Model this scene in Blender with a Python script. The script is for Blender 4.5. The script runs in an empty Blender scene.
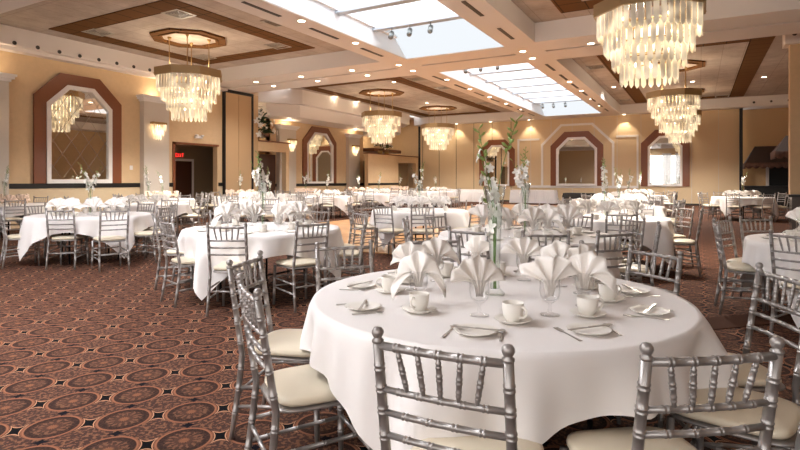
import bpy, bmesh, math, random
from mathutils import Vector, Matrix
PI = math.pi
sc = bpy.context.scene
COL = sc.collection
rnd = random.Random(7)

# ------------------------------------------------------------------ camera frame
TH = math.atan(299/533); CT, ST = math.cos(TH), math.sin(TH)
HC = 1.34; F = 533.0
def cw(d, u, z=0.0):                 # distance ahead of / right of the photographer -> room coordinates
    return Vector((u*CT - d*ST, u*ST + d*CT, z))
def at(px, py, z):                   # point of the horizontal plane z seen at a pixel
    d = F*(HC - z)/(py - 180.0)
    return cw(d, (px-400)/F*d, z)
def dist(x, y): return -x*ST + y*CT

# ------------------------------------------------------------------ materials
def srgb(c):
    if isinstance(c, str): c = tuple(int(c[i:i+2], 16)/255 for i in (0, 2, 4))
    return tuple((x/12.92 if x <= .04045 else ((x+.055)/1.055)**2.4) for x in c) + (1.0,)
def mat(name, c, rough=.5, metal=0, noise=0, scale=8, bump=0, spec=.5, **kw):
    m = bpy.data.materials.new(name); m.use_nodes = True
    nt = m.node_tree; b = nt.nodes['Principled BSDF']
    col = srgb(c)
    b.inputs['Base Color'].default_value = col
    b.inputs['Roughness'].default_value = rough; b.inputs['Metallic'].default_value = metal
    b.inputs['Specular IOR Level'].default_value = spec
    for k, v in kw.items(): b.inputs[k].default_value = v
    if noise or bump:
        tc = nt.nodes.new('ShaderNodeTexCoord'); n = nt.nodes.new('ShaderNodeTexNoise')
        n.inputs['Scale'].default_value = scale; n.inputs['Detail'].default_value = 4
        nt.links.new(tc.outputs['Object'], n.inputs['Vector'])
        if noise:
            mx = nt.nodes.new('ShaderNodeMix'); mx.data_type = 'RGBA'
            mx.inputs[6].default_value = tuple(x*(1-noise) for x in col[:3]) + (1,)
            mx.inputs[7].default_value = tuple(min(1, x*(1+noise)) for x in col[:3]) + (1,)
            nt.links.new(n.outputs['Fac'], mx.inputs[0]); nt.links.new(mx.outputs[2], b.inputs['Base Color'])
        if bump:
            bp = nt.nodes.new('ShaderNodeBump'); bp.inputs['Strength'].default_value = bump; bp.inputs['Distance'].default_value = .01
            nt.links.new(n.outputs['Fac'], bp.inputs['Height']); nt.links.new(bp.outputs['Normal'], b.inputs['Normal'])
    return m
def emit(name, c, s):
    m = bpy.data.materials.new(name); m.use_nodes = True; nt = m.node_tree; nt.nodes.clear()
    e = nt.nodes.new('ShaderNodeEmission'); o = nt.nodes.new('ShaderNodeOutputMaterial')
    e.inputs[0].default_value = srgb(c); e.inputs[1].default_value = s
    nt.links.new(e.outputs[0], o.inputs[0]); return m
def clear_glass(name, tint='FFFFFF', k=1.5):
    m = bpy.data.materials.new(name); m.use_nodes = True; nt = m.node_tree; nt.nodes.clear()
    o = nt.nodes.new('ShaderNodeOutputMaterial'); t = nt.nodes.new('ShaderNodeBsdfTransparent'); g = nt.nodes.new('ShaderNodeBsdfGlossy')
    g.inputs['Roughness'].default_value = .04; t.inputs[0].default_value = srgb(tint)
    lw = nt.nodes.new('ShaderNodeLayerWeight'); lw.inputs[0].default_value = .5
    pw = nt.nodes.new('ShaderNodeMath'); pw.operation = 'POWER'; pw.inputs[1].default_value = 3.5
    mm = nt.nodes.new('ShaderNodeMath'); mm.operation = 'MULTIPLY_ADD'; mm.inputs[1].default_value = .55*k; mm.inputs[2].default_value = .03
    nt.links.new(lw.outputs['Facing'], pw.inputs[0])
    mx = nt.nodes.new('ShaderNodeMixShader')
    nt.links.new(pw.outputs[0], mm.inputs[0]); nt.links.new(mm.outputs[0], mx.inputs[0])
    nt.links.new(t.outputs[0], mx.inputs[1]); nt.links.new(g.outputs[0], mx.inputs[2]); nt.links.new(mx.outputs[0], o.inputs[0])
    return m
M = {}
M['silver'] = mat('silver_paint', 'A09A96', .34, .55, noise=.06, scale=30)
M['cream'] = mat('cream_vinyl', 'DDD0B8', .42)
M['cloth'] = mat('white_linen', 'ECE6E2', .85, bump=.06, scale=400, spec=.2)
M['napkin'] = mat('napkin_linen', 'F0E9E2', .9, bump=.05, scale=300, spec=.15)
M['blush'] = mat('peach_linen', 'EBD3C0', .9, spec=.15)
M['skirt'] = mat('skirt_linen', 'DCD7D6', .85, spec=.2)
M['blackcloth'] = mat('black_cloth', '1B1917', .8)
M['china'] = mat('white_china', 'E9E3DA', .42, spec=.25)
M['steel'] = mat('cutlery_steel', 'ADA69E', .3, 1.0)
M['glass'] = clear_glass('clear_glass', 'FDFDFD', 1.6)
M['black'] = mat('black_metal', '17161A', .4, .3)
M['wallpaper'] = mat('tan_wallpaper', 'D6B790', .7, noise=.08, scale=9, bump=.15)
M['panel'] = mat('tan_partition_fabric', 'C6A47C', .75, noise=.05, scale=40)
M['farpanel'] = mat('tan_partition_light', 'D6BC98', .75, noise=.05, scale=30)
M['wainscot'] = mat('cream_wainscot', 'D3BC9A', .6, noise=.04, scale=12)
M['white'] = mat('white_paint', 'E4DAD3', .5)
M['moulding'] = mat('white_moulding', 'E6E0DC', .45)
M['pier'] = mat('pier_paint', 'CFC4B8', .55)
M['beam'] = mat('beam_plaster', 'E2DAD5', .75)
M['well'] = mat('skylight_well', 'F2F4F6', .7)
M['mahogany'] = mat('brown_frame', '7C4526', .4, noise=.1, scale=20)
M['brownwood'] = mat('brown_wood', '7A4A33', .4, noise=.15, scale=14)
M['rail'] = mat('black_rail', '15110F', .35)
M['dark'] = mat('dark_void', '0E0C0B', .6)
M['door'] = mat('dark_brown_door', '4A2A1C', .4, noise=.1, scale=6)
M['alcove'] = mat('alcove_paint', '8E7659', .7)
M['mirror'] = mat('mirror_glass', 'E6E6E2', .015, 1.0)
M['brass'] = mat('antique_brass', 'A98A5C', .36, .65, noise=.08, scale=10)
M['champagne'] = mat('champagne_metal', 'A88D66', .4, .5)
M['vent'] = mat('dark_vent', '3B332E', .5)
M['ventwhite'] = mat('pale_grille', 'A89F94', .5)
M['stem'] = mat('green_stem', '5E7F35', .5)
M['bud'] = mat('green_bud', '8A9E55', .5)
M['petal'] = mat('white_petal', 'EFEAE2', .6, spec=.2)
M['water'] = clear_glass('vase_water', 'DDE8DC', .6)
M['leaf'] = mat('dark_leaf', '34482A', .5)
M['granite'] = mat('polished_stone', '5F5853', .15, noise=.2, scale=25)
M['awning'] = mat('brown_canvas', '3E2B22', .8)
M['valance'] = mat('brown_valance', '5C4034', .85, noise=.15, scale=30)
M['lamp'] = emit('lamp_face', 'FFE9C8', 9)
M['bulb'] = emit('warm_bulb', 'FFDDA8', 9)
M['exit'] = emit('exit_red', 'FF2A2A', 1.3)
M['sky'] = emit('skylight_glazing', 'F8FAFF', 2.4)
M['sky_fill'] = emit('skylight_fill_glazing', 'F8FAFF', 10)  # unseen skylight over the camera, glow raised as added fill light
M['hip'] = emit('skylight_hip_glazing', 'EEF3F8', .5)
M['rafter'] = mat('rafter_shade', 'B9C2CC', .5)  # undersides of the white rafters, their shade put into the colour
M['track'] = mat('track_light_grey', '8A8F8E', .4, .3)

def frosted(name, c, e):
    m = mat(name, c, .25)
    b = m.node_tree.nodes['Principled BSDF']; nt = m.node_tree
    b.inputs['Emission Color'].default_value = srgb('FFE8C2')
    b.inputs['Transmission Weight'].default_value = .0
    tc = nt.nodes.new('ShaderNodeTexCoord'); n = nt.nodes.new('ShaderNodeTexNoise'); n.inputs['Scale'].default_value = 3.2
    n.inputs['Detail'].default_value = 1
    r = nt.nodes.new('ShaderNodeMapRange'); r.inputs[1].default_value = .4; r.inputs[2].default_value = .72
    r.inputs[3].default_value = e*.15; r.inputs[4].default_value = e*2.4
    nt.links.new(tc.outputs['Object'], n.inputs['Vector']); nt.links.new(n.outputs['Fac'], r.inputs[0])
    nt.links.new(r.outputs[0], b.inputs['Emission Strength'])
    return m
M['crystal'] = frosted('frosted_glass_bar', 'E0D8C6', .18)
M['sconceglass'] = frosted('sconce_glass_bar', 'E6DABC', .28)

# node-graph arithmetic helper
class NG:
    def __init__(s, nt): s.nt = nt
    def m(s, op, a, b=None, c=None):
        n = s.nt.nodes.new('ShaderNodeMath'); n.operation = op
        for i, x in enumerate((a, b, c)):
            if x is None: continue
            if isinstance(x, (int, float)): n.inputs[i].default_value = x
            else: s.nt.links.new(x, n.inputs[i])
        return n.outputs[0]
    def mix(s, f, a, b):
        n = s.nt.nodes.new('ShaderNodeMix'); n.data_type = 'RGBA'
        for i, x in ((0, f), (6, a), (7, b)):
            if isinstance(x, tuple): n.inputs[i].default_value = x
            elif isinstance(x, (int, float)): n.inputs[i].default_value = x
            else: s.nt.links.new(x, n.inputs[i])
        return n.outputs[2]
    def band(s, x, lo, hi):     # 1 where lo < x < hi
        return s.m('MULTIPLY', s.m('GREATER_THAN', x, lo), s.m('LESS_THAN', x, hi))

def carpet_mat():
    m = mat('patterned_carpet', '8A5238', .95, spec=.1); nt = m.node_tree; g = NG(nt)
    b = nt.nodes['Principled BSDF']
    tc = nt.nodes.new('ShaderNodeTexCoord'); mp = nt.nodes.new('ShaderNodeMapping')
    mp.vector_type = 'POINT'
    s = 1/.3525
    mp.inputs['Rotation'].default_value = (0, 0, -PI/4); mp.inputs['Scale'].default_value = (s, s, s)
    # lattice origin at the star near the left front
    ox, oy = -3.184, 1.475
    rx = (ox*math.cos(-PI/4) - oy*math.sin(-PI/4))*s; ry = (ox*math.sin(-PI/4) + oy*math.cos(-PI/4))*s
    mp.inputs['Location'].default_value = (-rx, -ry, 0)
    nt.links.new(tc.outputs['Object'], mp.inputs[0])
    sp = nt.nodes.new('ShaderNodeSeparateXYZ'); nt.links.new(mp.outputs[0], sp.inputs[0])
    x, y = sp.outputs[0], sp.outputs[1]
    fr = lambda v, o: g.m('SUBTRACT', g.m('FRACT', g.m('ADD', v, o)), .5)
    cx, cy = fr(x, 0.0), fr(y, .5)          # circle cells
    qx, qy = fr(x, .5), fr(y, .5)           # star cells
    bx, by = fr(x, 0.0), fr(y, 0.0)         # small bow ties
    r = g.m('SQRT', g.m('ADD', g.m('MULTIPLY', cx, cx), g.m('MULTIPLY', cy, cy)))
    ang = g.m('ARCTAN2', cy, cx)
    pet = g.m('MULTIPLY', g.m('SINE', g.m('MULTIPLY', ang, 14.0)), .5)
    n = nt.nodes.new('ShaderNodeTexNoise'); n.inputs['Scale'].default_value = 16; n.inputs['Detail'].default_value = 3
    nt.links.new(mp.outputs[0], n.inputs['Vector'])
    n2 = nt.nodes.new('ShaderNodeTexNoise'); n2.inputs['Scale'].default_value = 26; nt.links.new(mp.outputs[0], n2.inputs['Vector'])
    base = g.mix(g.m('GREATER_THAN', n.outputs['Fac'], .52), srgb('45302A'), srgb('75503C'))
    base = g.mix(g.m('MULTIPLY', g.m('GREATER_THAN', n2.outputs['Fac'], .6), .7), base, srgb('38241E'))
    disc = g.mix(g.m('GREATER_THAN', g.m('ADD', n.outputs['Fac'], g.m('MULTIPLY', pet, .16)), .5), srgb('432E26'), srgb('6B4937'))
    dk = g.mix(g.m('GREATER_THAN', n2.outputs['Fac'], .55), srgb('33231E'), srgb('452F27'))
    c = g.mix(g.m('LESS_THAN', r, .405), base, srgb('7E5039'))
    c = g.mix(g.band(r, .37, .385), c, srgb('91614A'))
    c = g.mix(g.m('LESS_THAN', r, .36), c, dk)
    c = g.mix(g.m('LESS_THAN', g.m('ADD', r, g.m('MULTIPLY', pet, .035)), .27), c, disc)
    c = g.mix(g.m('LESS_THAN', g.m('ADD', r, g.m('MULTIPLY', pet, .05)), .15), c, srgb('4E352B'))
    c = g.mix(g.m('LESS_THAN', g.m('ADD', r, g.m('MULTIPLY', pet, .03)), .07), c, srgb('7C513A'))
    # four-pointed star, spikes on the diagonals
    ab = lambda v: g.m('POWER', g.m('ABSOLUTE', v), .55)
    sx_, sy_ = g.m('MULTIPLY', qx, 1.35), g.m('MULTIPLY', qy, .85); d1 = g.m('ADD', sx_, sy_); d2 = g.m('SUBTRACT', sx_, sy_)
    st = g.m('ADD', ab(d1), ab(d2))
    c = g.mix(g.m('LESS_THAN', st, .60), c, srgb('B98A6C'))
    c = g.mix(g.m('LESS_THAN', st, .53), c, srgb('08070A'))
    bt = g.m('ADD', ab(bx), ab(g.m('MULTIPLY', by, 1.5)))
    c = g.mix(g.m('LESS_THAN', bt, .39), c, srgb('100D14'))
    nt.links.new(c, b.inputs['Base Color'])
    bp = nt.nodes.new('ShaderNodeBump'); bp.inputs['Strength'].default_value = .3; bp.inputs['Distance'].default_value = .01
    nt.links.new(n2.outputs['Fac'], bp.inputs['Height']); nt.links.new(bp.outputs[0], b.inputs['Normal'])
    return m
M['carpet'] = carpet_mat()

def tile_mat():
    m = mat('mottled_ceiling_tile', 'B3A296', .85, spec=.15); nt = m.node_tree; g = NG(nt); b = nt.nodes['Principled BSDF']
    tc = nt.nodes.new('ShaderNodeTexCoord'); sp = nt.nodes.new('ShaderNodeSeparateXYZ'); nt.links.new(tc.outputs['Object'], sp.inputs[0])
    n = nt.nodes.new('ShaderNodeTexNoise'); n.inputs['Scale'].default_value = 1.4; n.inputs['Detail'].default_value = 9; n.inputs['Roughness'].default_value = .75
    nt.links.new(tc.outputs['Object'], n.inputs['Vector'])
    c = g.mix(g.m('MULTIPLY', g.m('SUBTRACT', n.outputs['Fac'], .3), 2.4), srgb('A8998D'), srgb('CDBFB4'))
    fx = g.m('FRACT', g.m('DIVIDE', g.m('ADD', sp.outputs[0], 40.15), .6)); fy = g.m('FRACT', g.m('DIVIDE', g.m('ADD', sp.outputs[1], 40.0), 1.2))
    line = g.m('MAXIMUM', g.m('LESS_THAN', fx, .035), g.m('LESS_THAN', fy, .015))
    wn = nt.nodes.new('ShaderNodeTexWhiteNoise'); cb = nt.nodes.new('ShaderNodeCombineXYZ')
    nt.links.new(g.m('FLOOR', g.m('DIVIDE', g.m('ADD', sp.outputs[0], 40.15), .6)), cb.inputs[0])
    nt.links.new(g.m('FLOOR', g.m('DIVIDE', g.m('ADD', sp.outputs[1], 40.0), 1.2)), cb.inputs[1]); nt.links.new(cb.outputs[0], wn.inputs[0])
    c = g.mix(g.m('MULTIPLY', wn.outputs['Value'], .16), c, srgb('7F6F64'))
    c = g.mix(g.m('MULTIPLY', line, .45), c, srgb('857467'))
    nt.links.new(c, b.inputs['Base Color']); return m
M['tile'] = tile_mat()
def strip_mat():
    m = mat('brown_ceiling_panel', '7C5B39', .9, spec=.1); nt = m.node_tree; g = NG(nt); b = nt.nodes['Principled BSDF']
    tc = nt.nodes.new('ShaderNodeTexCoord'); sp = nt.nodes.new('ShaderNodeSeparateXYZ'); nt.links.new(tc.outputs['Object'], sp.inputs[0])
    fx = g.m('FRACT', g.m('DIVIDE', g.m('ADD', sp.outputs[0], 40.1), .6)); fy = g.m('FRACT', g.m('DIVIDE', g.m('ADD', sp.outputs[1], 40.1), .6))
    line = g.m('MAXIMUM', g.m('LESS_THAN', fx, .05), g.m('LESS_THAN', fy, .05))
    c = g.mix(line, srgb('6E4C2E'), srgb('45301D')); nt.links.new(c, b.inputs['Base Color']); return m
M['strip'] = strip_mat()
def wood_mat():
    m = mat('parquet', 'C08A58', .28); nt = m.node_tree; g = NG(nt); b = nt.nodes['Principled BSDF']
    tc = nt.nodes.new('ShaderNodeTexCoord'); sp = nt.nodes.new('ShaderNodeSeparateXYZ'); nt.links.new(tc.outputs['Object'], sp.inputs[0])
    wn = nt.nodes.new('ShaderNodeTexWhiteNoise'); cb = nt.nodes.new('ShaderNodeCombineXYZ')
    nt.links.new(g.m('FLOOR', g.m('DIVIDE', sp.outputs[0], .3)), cb.inputs[0]); nt.links.new(g.m('FLOOR', g.m('DIVIDE', sp.outputs[1], .3)), cb.inputs[1])
    nt.links.new(cb.outputs[0], wn.inputs[0])
    nt.links.new(g.mix(wn.outputs['Value'], srgb('B9824F'), srgb('D2A06C')), b.inputs['Base Color']); return m
M['parquet'] = wood_mat()

# ------------------------------------------------------------------ mesh builder
class MB:
    def __init__(s): s.v = []; s.f = []; s.sm = []
    def add(s, vs, fs, smooth=False):
        o = len(s.v); s.v += [tuple(p) for p in vs]; s.f += [tuple(i+o for i in f) for f in fs]; s.sm += [smooth]*len(fs); return s
    def box(s, x0, x1, y0, y1, z0, z1):
        vs = [(x, y, z) for z in (z0, z1) for y in (y0, y1) for x in (x0, x1)]
        return s.add(vs, [(0,2,3,1), (4,5,7,6), (0,1,5,4), (2,6,7,3), (0,4,6,2), (1,3,7,5)])
    def tube(s, path, radii, seg=8, cap=True):
        path = [Vector(p) for p in path]; n = len(path)
        if isinstance(radii, (int, float)): radii = [radii]*n
        vs = []; ref = None
        for i, p in enumerate(path):
            t = (path[min(i+1, n-1)] - path[max(i-1, 0)])
            if t.length < 1e-9: t = Vector((0, 0, 1))
            t.normalize()
            if ref is None: ref = Vector((1, 0, 0)) if abs(t.x) < .8 else Vector((0, 1, 0))
            a = (ref - t*ref.dot(t)).normalized(); ref = a; b = t.cross(a)
            for k in range(seg):
                w = 2*PI*k/seg; vs.append(p + (a*math.cos(w) + b*math.sin(w))*radii[i])
        fs = [(i*seg+k, i*seg+(k+1) % seg, (i+1)*seg+(k+1) % seg, (i+1)*seg+k) for i in range(n-1) for k in range(seg)]
        if cap: fs += [tuple(range(seg-1, -1, -1)), tuple((n-1)*seg+k for k in range(seg))]
        return s.add(vs, fs, True)
    def lathe(s, prof, seg=20, c=(0, 0, 0), sx=1, sy=1):
        vs = [(c[0]+r*math.cos(2*PI*k/seg)*sx, c[1]+r*math.sin(2*PI*k/seg)*sy, c[2]+z) for r, z in prof for k in range(seg)]
        n = len(prof)
        fs = [(i*seg+k, i*seg+(k+1) % seg, (i+1)*seg+(k+1) % seg, (i+1)*seg+k) for i in range(n-1) for k in range(seg)]
        if prof[0][0] > 1e-4: fs.append(tuple(range(seg-1, -1, -1)))
        if prof[-1][0] > 1e-4: fs.append(tuple((n-1)*seg+k for k in range(seg)))
        return s.add(vs, fs, True)
    def prism(s, poly, mp, d0, d1):      # polygon in 2D, mapped by mp(a, b, depth)
        n = len(poly); vs = [mp(a, b, d0) for a, b in poly] + [mp(a, b, d1) for a, b in poly]
        return s.add(vs, [tuple(range(n)), tuple(range(2*n-1, n-1, -1))] + [(i, (i+1) % n + 0, n+(i+1) % n, n+i)[::-1] for i in range(n)])
    def ring(s, outer, inner, mp, d0, d1):
        n = len(outer); vs = []
        for poly, d in ((outer, d0), (inner, d0), (outer, d1), (inner, d1)): vs += [mp(a, b, d) for a, b in poly]
        fs = []
        for i in range(n):
            j = (i+1) % n
            fs += [(i, j, n+j, n+i), (2*n+i, 3*n+i, 3*n+j, 2*n+j), (i, 2*n+i, 2*n+j, j), (n+i, n+j, 3*n+j, 3*n+i)]
        return s.add(vs, fs)
    def build(s, name, m, parent=None, loc=None, fix=True):
        me = bpy.data.meshes.new(name); me.from_pydata(s.v, [], s.f); me.polygons.foreach_set('use_smooth', s.sm)
        if isinstance(m, str): m = M[m]
        me.materials.append(m)
        if fix:
            bm = bmesh.new(); bm.from_mesh(me); bmesh.ops.recalc_face_normals(bm, faces=bm.faces); bm.to_mesh(me); bm.free()
        o = bpy.data.objects.new(name, me); COL.objects.link(o)
        if parent: o.parent = parent
        if loc is not None: o.location = loc
        return o
def tag(o, label=None, cat=None, group=None, kind=None):
    for k, v in (('label', label), ('category', cat), ('group', group), ('kind', kind)):
        if v: o[k] = v
    return o
def empty(name, loc=(0, 0, 0), rz=0):
    o = bpy.data.objects.new(name, None); COL.objects.link(o); o.location = loc; o.rotation_euler = (0, 0, rz); o.empty_display_size = .1; return o
KIDS = {}
def kids(o):
    return [c for c in list(COL.objects) if c.parent == o]
def copy_tree(o, tree, parent=None):   # tree = [(child, [grandchildren])]
    c = o.copy(); COL.objects.link(c)
    for k in ('label', 'group', 'category'):
        if k in c and parent is None: del c[k]
    for ch, gs in tree:
        d = ch.copy(); COL.objects.link(d); d.parent = c
        for g in gs:
            e = g.copy(); COL.objects.link(e); e.parent = d
    return c
def tree_of(o):
    return [(c, kids(c)) for c in kids(o)]
def struct(name, mb, m, parent=None):
    o = mb.build(name, m, parent)
    if not parent: o['kind'] = 'structure'
    return o
class Proto:     # first placement uses the prototype itself, later ones copy it
    def __init__(s, root): s.root = root; s.tree = tree_of(root); s.used = False
    def place(s, loc, rz, label, cat, group=None, scale=None):
        if not s.used: o = s.root; s.used = True
        else: o = copy_tree(s.root, s.tree)
        o.location = loc; o.rotation_euler = (0, 0, rz)
        if scale: o.scale = (scale,)*3
        return tag(o, label, cat, group)

# ------------------------------------------------------------------ setting: floor
XL, XR, YB, YF = -16.5, 6.6, -4.0, 32.0
ZB, ZC = 4.95, 5.45
struct('floor', MB().box(XL-3, XR, YB, YF+1.2, -.1, 0), 'carpet')
struct('floor_dance', MB().box(-10.3, -3.5, 8.3, 28.2, .0, .012), 'parquet')
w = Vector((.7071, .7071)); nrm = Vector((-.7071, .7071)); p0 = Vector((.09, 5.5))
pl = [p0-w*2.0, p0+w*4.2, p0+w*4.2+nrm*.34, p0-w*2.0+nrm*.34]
M['dark_strip'] = mat('dark_carpet_strip', '4A2D1F', .95, noise=.15, scale=30, spec=.1)  # plain dark strip lying diagonally on the carpet
struct('floor_strip', MB().prism([tuple(p) for p in pl], lambda a, b, d: (a, b, d), .0, .006), 'dark_strip')

# ------------------------------------------------------------------ setting: ceiling
CO = [(XL+.45, -8.5, 5.85, 13.9), (XL+.45, -8.5, 16.25, 31.3), (-3.75, 5.2, 5.85, 13.9), (-3.75, 5.2, 16.25, 31.3),
      (XL+.45, -8.5, -3.2, 3.6), (-3.75, 5.2, -3.2, 3.6)]
SK = [(-7.65, -4.6, 5.85, 14.0), (-7.65, -4.6, 16.25, 30.45), (-7.65, -4.6, -3.2, 3.6)]
b = MB()
b.box(-8.5, -7.65, YB, YF+.2, ZB, ZC+.1); b.box(-4.6, -3.75, YB, YF+.2, ZB, ZC+.1)
for y0, y1 in ((3.6, 5.85), (13.9, 14.93), (15.07, 16.25), (31.3, YF+1.2), (YB, -3.2)):
    b.box(XL, -8.5, y0, y1, ZB, ZC+.1); b.box(-3.75, XR, y0, y1, ZB, ZC+.1)
for y0, y1 in ((3.6, 5.85), (14.0, 14.93), (15.07, 16.25), (30.45, YF+1.2), (YB, -3.2)):
    b.box(-7.65, -4.6, y0, y1, ZB, ZC+.1)
b.box(5.2, XR, YB, YF+1.2, ZB, ZC+.1)
struct('ceiling_beams', b, 'beam')
b = MB()
for x0, x1, y0, y1 in CO: b.box(x0, x1, y0, y1, ZC, ZC+.1)
struct('ceiling', b, 'tile')
b = MB()
b.box(XL+.02, XR, 14.93, 15.07, ZB+.16, ZC)
struct('trim_2', b, 'vent')
for x0, x1, y0, y1 in [(-15.4, -10.4, 7.95, 13.15), (-15.4, -10.4, 18.2, 30.9), (-2.95, 1.9, 7.95, 13.35), (-2.95, 1.9, 18.2, 30.9)]:
    b = MB(); s = .6
    b.ring([(x0, y0), (x1, y0), (x1, y1), (x0, y1)], [(x0+s, y0+s), (x1-s, y0+s), (x1-s, y1-s), (x0+s, y1-s)], lambda a, c, d: (a, c, d), ZC-.02, ZC+.01)
    struct('trim_3', b, 'strip')
# skylight wells, rafters, glazing
for i, (x0, x1, y0, y1) in enumerate(SK):
    yl = y1 - (1.8 if i == 0 else 2.6 if i == 1 else 0.3)
    b = MB()
    b.box(x0-.1, x0, y0-.1, y1+.1, ZC+.1, 6.3); b.box(x1, x1+.1, y0-.1, y1+.1, ZC+.1, 6.3)
    b.box(x0, x0+.012, y0, y1, ZB+.02, ZC+.1); b.box(x1-.012, x1, y0, y1, ZB+.02, ZC+.1)
    b.box(x0, x1, y0-.1, y0, ZC+.1, 6.3)
    b.ring([(x0, y0), (x1, y0), (x1, y1), (x0, y1)], [(x0+.1, y0+.1), (x1-.1, y0+.1), (x1-.1, y1-.25), (x0+.1, y1-.25)], lambda a, c, d: (a, c, d), ZC-.03, ZC+.03)
    struct('ceiling_skylight_well', b, 'well')
    struct('window_%d' % (i+4), MB().prism([(y1-.01, ZB+.02), (yl, 6.2), (yl, 6.3), (y1+.09, 6.3), (y1+.09, ZB+.02)], lambda a, c, d: (d, a, c), x0+.012, x1-.012), 'hip')
    g = struct('window_%d' % (i+1), MB().box(x0, x1, y0, y1, 6.3, 6.33), 'sky_fill' if i == 2 else 'sky')
    ys = []; y = yl
    while y > y0+.5: ys.append(y); y -= 1.68 if i == 0 else 1.74
    for y in ys:
        bb = MB()
        bb.prism([(-.035, ZC-.05), (.035, ZC-.05), (.07, 6.3), (-.07, 6.3)], lambda a, c, d: (d, y+a, c), x0, x1)
        struct('trim_4', bb, 'well')
        struct('trim_5', MB().box(x0, x1, y-.11, y+.11, ZC-.10, ZC-.05), 'rafter')

# ------------------------------------------------------------------ setting: walls
def WL(X):   # map (along Y, z, depth out of the left wall)
    return lambda a, c, d: (X+d, a, c)
def WF(Y):
    return lambda a, c, d: (a, Y-d, c)
def clip(cx, w, z0, z1, c):
    return [(cx-w/2, z0), (cx+w/2, z0), (cx+w/2, z1-c), (cx+w/2-c, z1), (cx-w/2+c, z1), (cx-w/2, z1-c)]
T = .25
b = MB()
b.box(XL-T, XL, YB, 12.8, 0, ZC); b.box(XL-T, XL, 12.8, 14.75, 2.65, ZC); b.box(XL-T, XL, 14.75, 16.5, 0, ZC)
struct('wall_left', b, 'wallpaper')
# alcove behind the opening
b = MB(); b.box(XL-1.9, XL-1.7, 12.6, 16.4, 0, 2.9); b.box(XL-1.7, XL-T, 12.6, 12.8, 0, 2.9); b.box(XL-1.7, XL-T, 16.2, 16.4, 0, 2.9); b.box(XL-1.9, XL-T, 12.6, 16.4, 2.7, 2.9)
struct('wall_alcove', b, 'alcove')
d1 = struct('door_1', MB().box(XL-1.7, XL-1.66, 13.55, 14.9, 0, 2.1), 'door')
MB().box(XL-1.66, XL-1.63, 13.65, 13.72, .95, 1.1).build('door_handle', 'brass', d1)
b = MB(); b.ring([(13.45, 0), (15.0, 0), (15.0, 2.2), (13.45, 2.2)], [(13.55, 0), (14.9, 0), (14.9, 2.1), (13.55, 2.1)], WL(XL-1.7), 0, .05)
struct('trim_6', b, 'white')
b = MB(); b.box(XL, XL+.04, 12.7, 12.8, 0, 2.72); b.box(XL, XL+.04, 12.7, 14.8, 2.65, 2.72); struct('trim_7', b, 'mahogany')
# black chair rail and wainscot
for y0, y1 in ((YB, 6.4), (7.4, 11.4), (12.42, 12.7), (14.8, 15.0)):
    struct('trim_8', MB().box(XL, XL+.05, y0, y1, 1.10, 1.24), 'rail')
    struct('trim_9', MB().box(XL, XL+.02, y0, y1, 0, 1.10), 'wainscot')
# crown
b = MB(); b.box(XL, XL+.45, YB, 15.0, ZB+.12, ZC); b.box(XL, XL+.52, YB, 15.0, ZB, ZB+.12); b.box(XL, XL+.3, YB, 15.0, ZB-.1, ZB)
struct('floor_strip0', b, 'white')
# partition pocket panels
b = MB()
for k in range(2): b.box(XL, XL+.10, 15.06+k*.72, 15.06+k*.72+.70, 0, ZB-.1)
struct('wall_partition', b, 'panel')
b = MB(); b.box(XL, XL+.14, 14.99, 15.05, 0, ZB); b.box(XL, XL+.14, 16.48, 16.56, 0, ZB); b.box(XL, XL+.14, 15.05, 16.5, ZB-.12, ZB)
struct('floor_strip1', b, 'black')
struct('floor_strip2', MB().box(XL-T, XL+.02, 16.56, 16.95, 0, ZB), 'panel')

# second half of the left side: low walls, recessed mirror wall, niches
XN = -17.7
b = MB()
b.box(XL-T, XL, 16.95, 18.95, 2.6, 3.0); b.box(XL-T, XL, 18.75, 18.95, 0, 2.6); b.box(XL-T, XL, 25.7, 32, 2.45, 2.85)
b.box(XL-T, XL, 25.7, 29.2, 0, 2.45); b.box(XL-T, XL, 31.6, 32, 0, 2.45)
struct('wall_left_low', b, 'wallpaper')
struct('floor_strip3', MB().box(XL-T-.04, XL+.05, 16.95, 19.0, 3.0, 3.06), 'brownwood')
struct('floor_strip4', MB().box(XL-T-.04, XL+.05, 25.65, 32, 2.85, 2.91), 'brownwood')
b = MB(); b.box(XN-.2, XN, 18.9, 27.0, 0, ZC); b.box(-19.6, -19.4, 16.5, 32.2, 0, ZC); b.box(XN-1.9, XN, 18.9, 19.0, 0, ZC); b.box(-19.5, XL-T, 16.3, 16.5, 0, ZC); b.box(-19.5, XL, 32.0, 32.2, 0, ZC)
struct('wall_left_recess', b, 'wallpaper')
struct('floor_strip5', MB().box(XN, XN+.04, 19.0, 27.0, 1.02, 1.16), 'rail')
struct('floor_strip5', MB().box(XL, XL+.03, 25.7, 29.2, 1.04, 1.16), 'rail')
struct('ceiling_niche', MB().box(-19.5, XL, 16.5, 32.2, ZC, ZC+.1), 'beam')
# polygonal bulkhead above the recess, two tiers
b = MB()
def bulk(y0, y1, out, c, z0, z1):
    b.prism([(-19.4, y0), (XL-.5, y0), (XL+out, y0+c), (XL+out, y1-c), (XL-.5, y1), (-19.4, y1)], lambda a, e, d: (a, e, d), z0, z1)
bulk(18.0, 30.2, .35, 1.3, 4.25, 4.8); bulk(17.5, 30.8, .75, 1.5, 4.8, ZC)
struct('floor_strip6', b, 'white')

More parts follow.
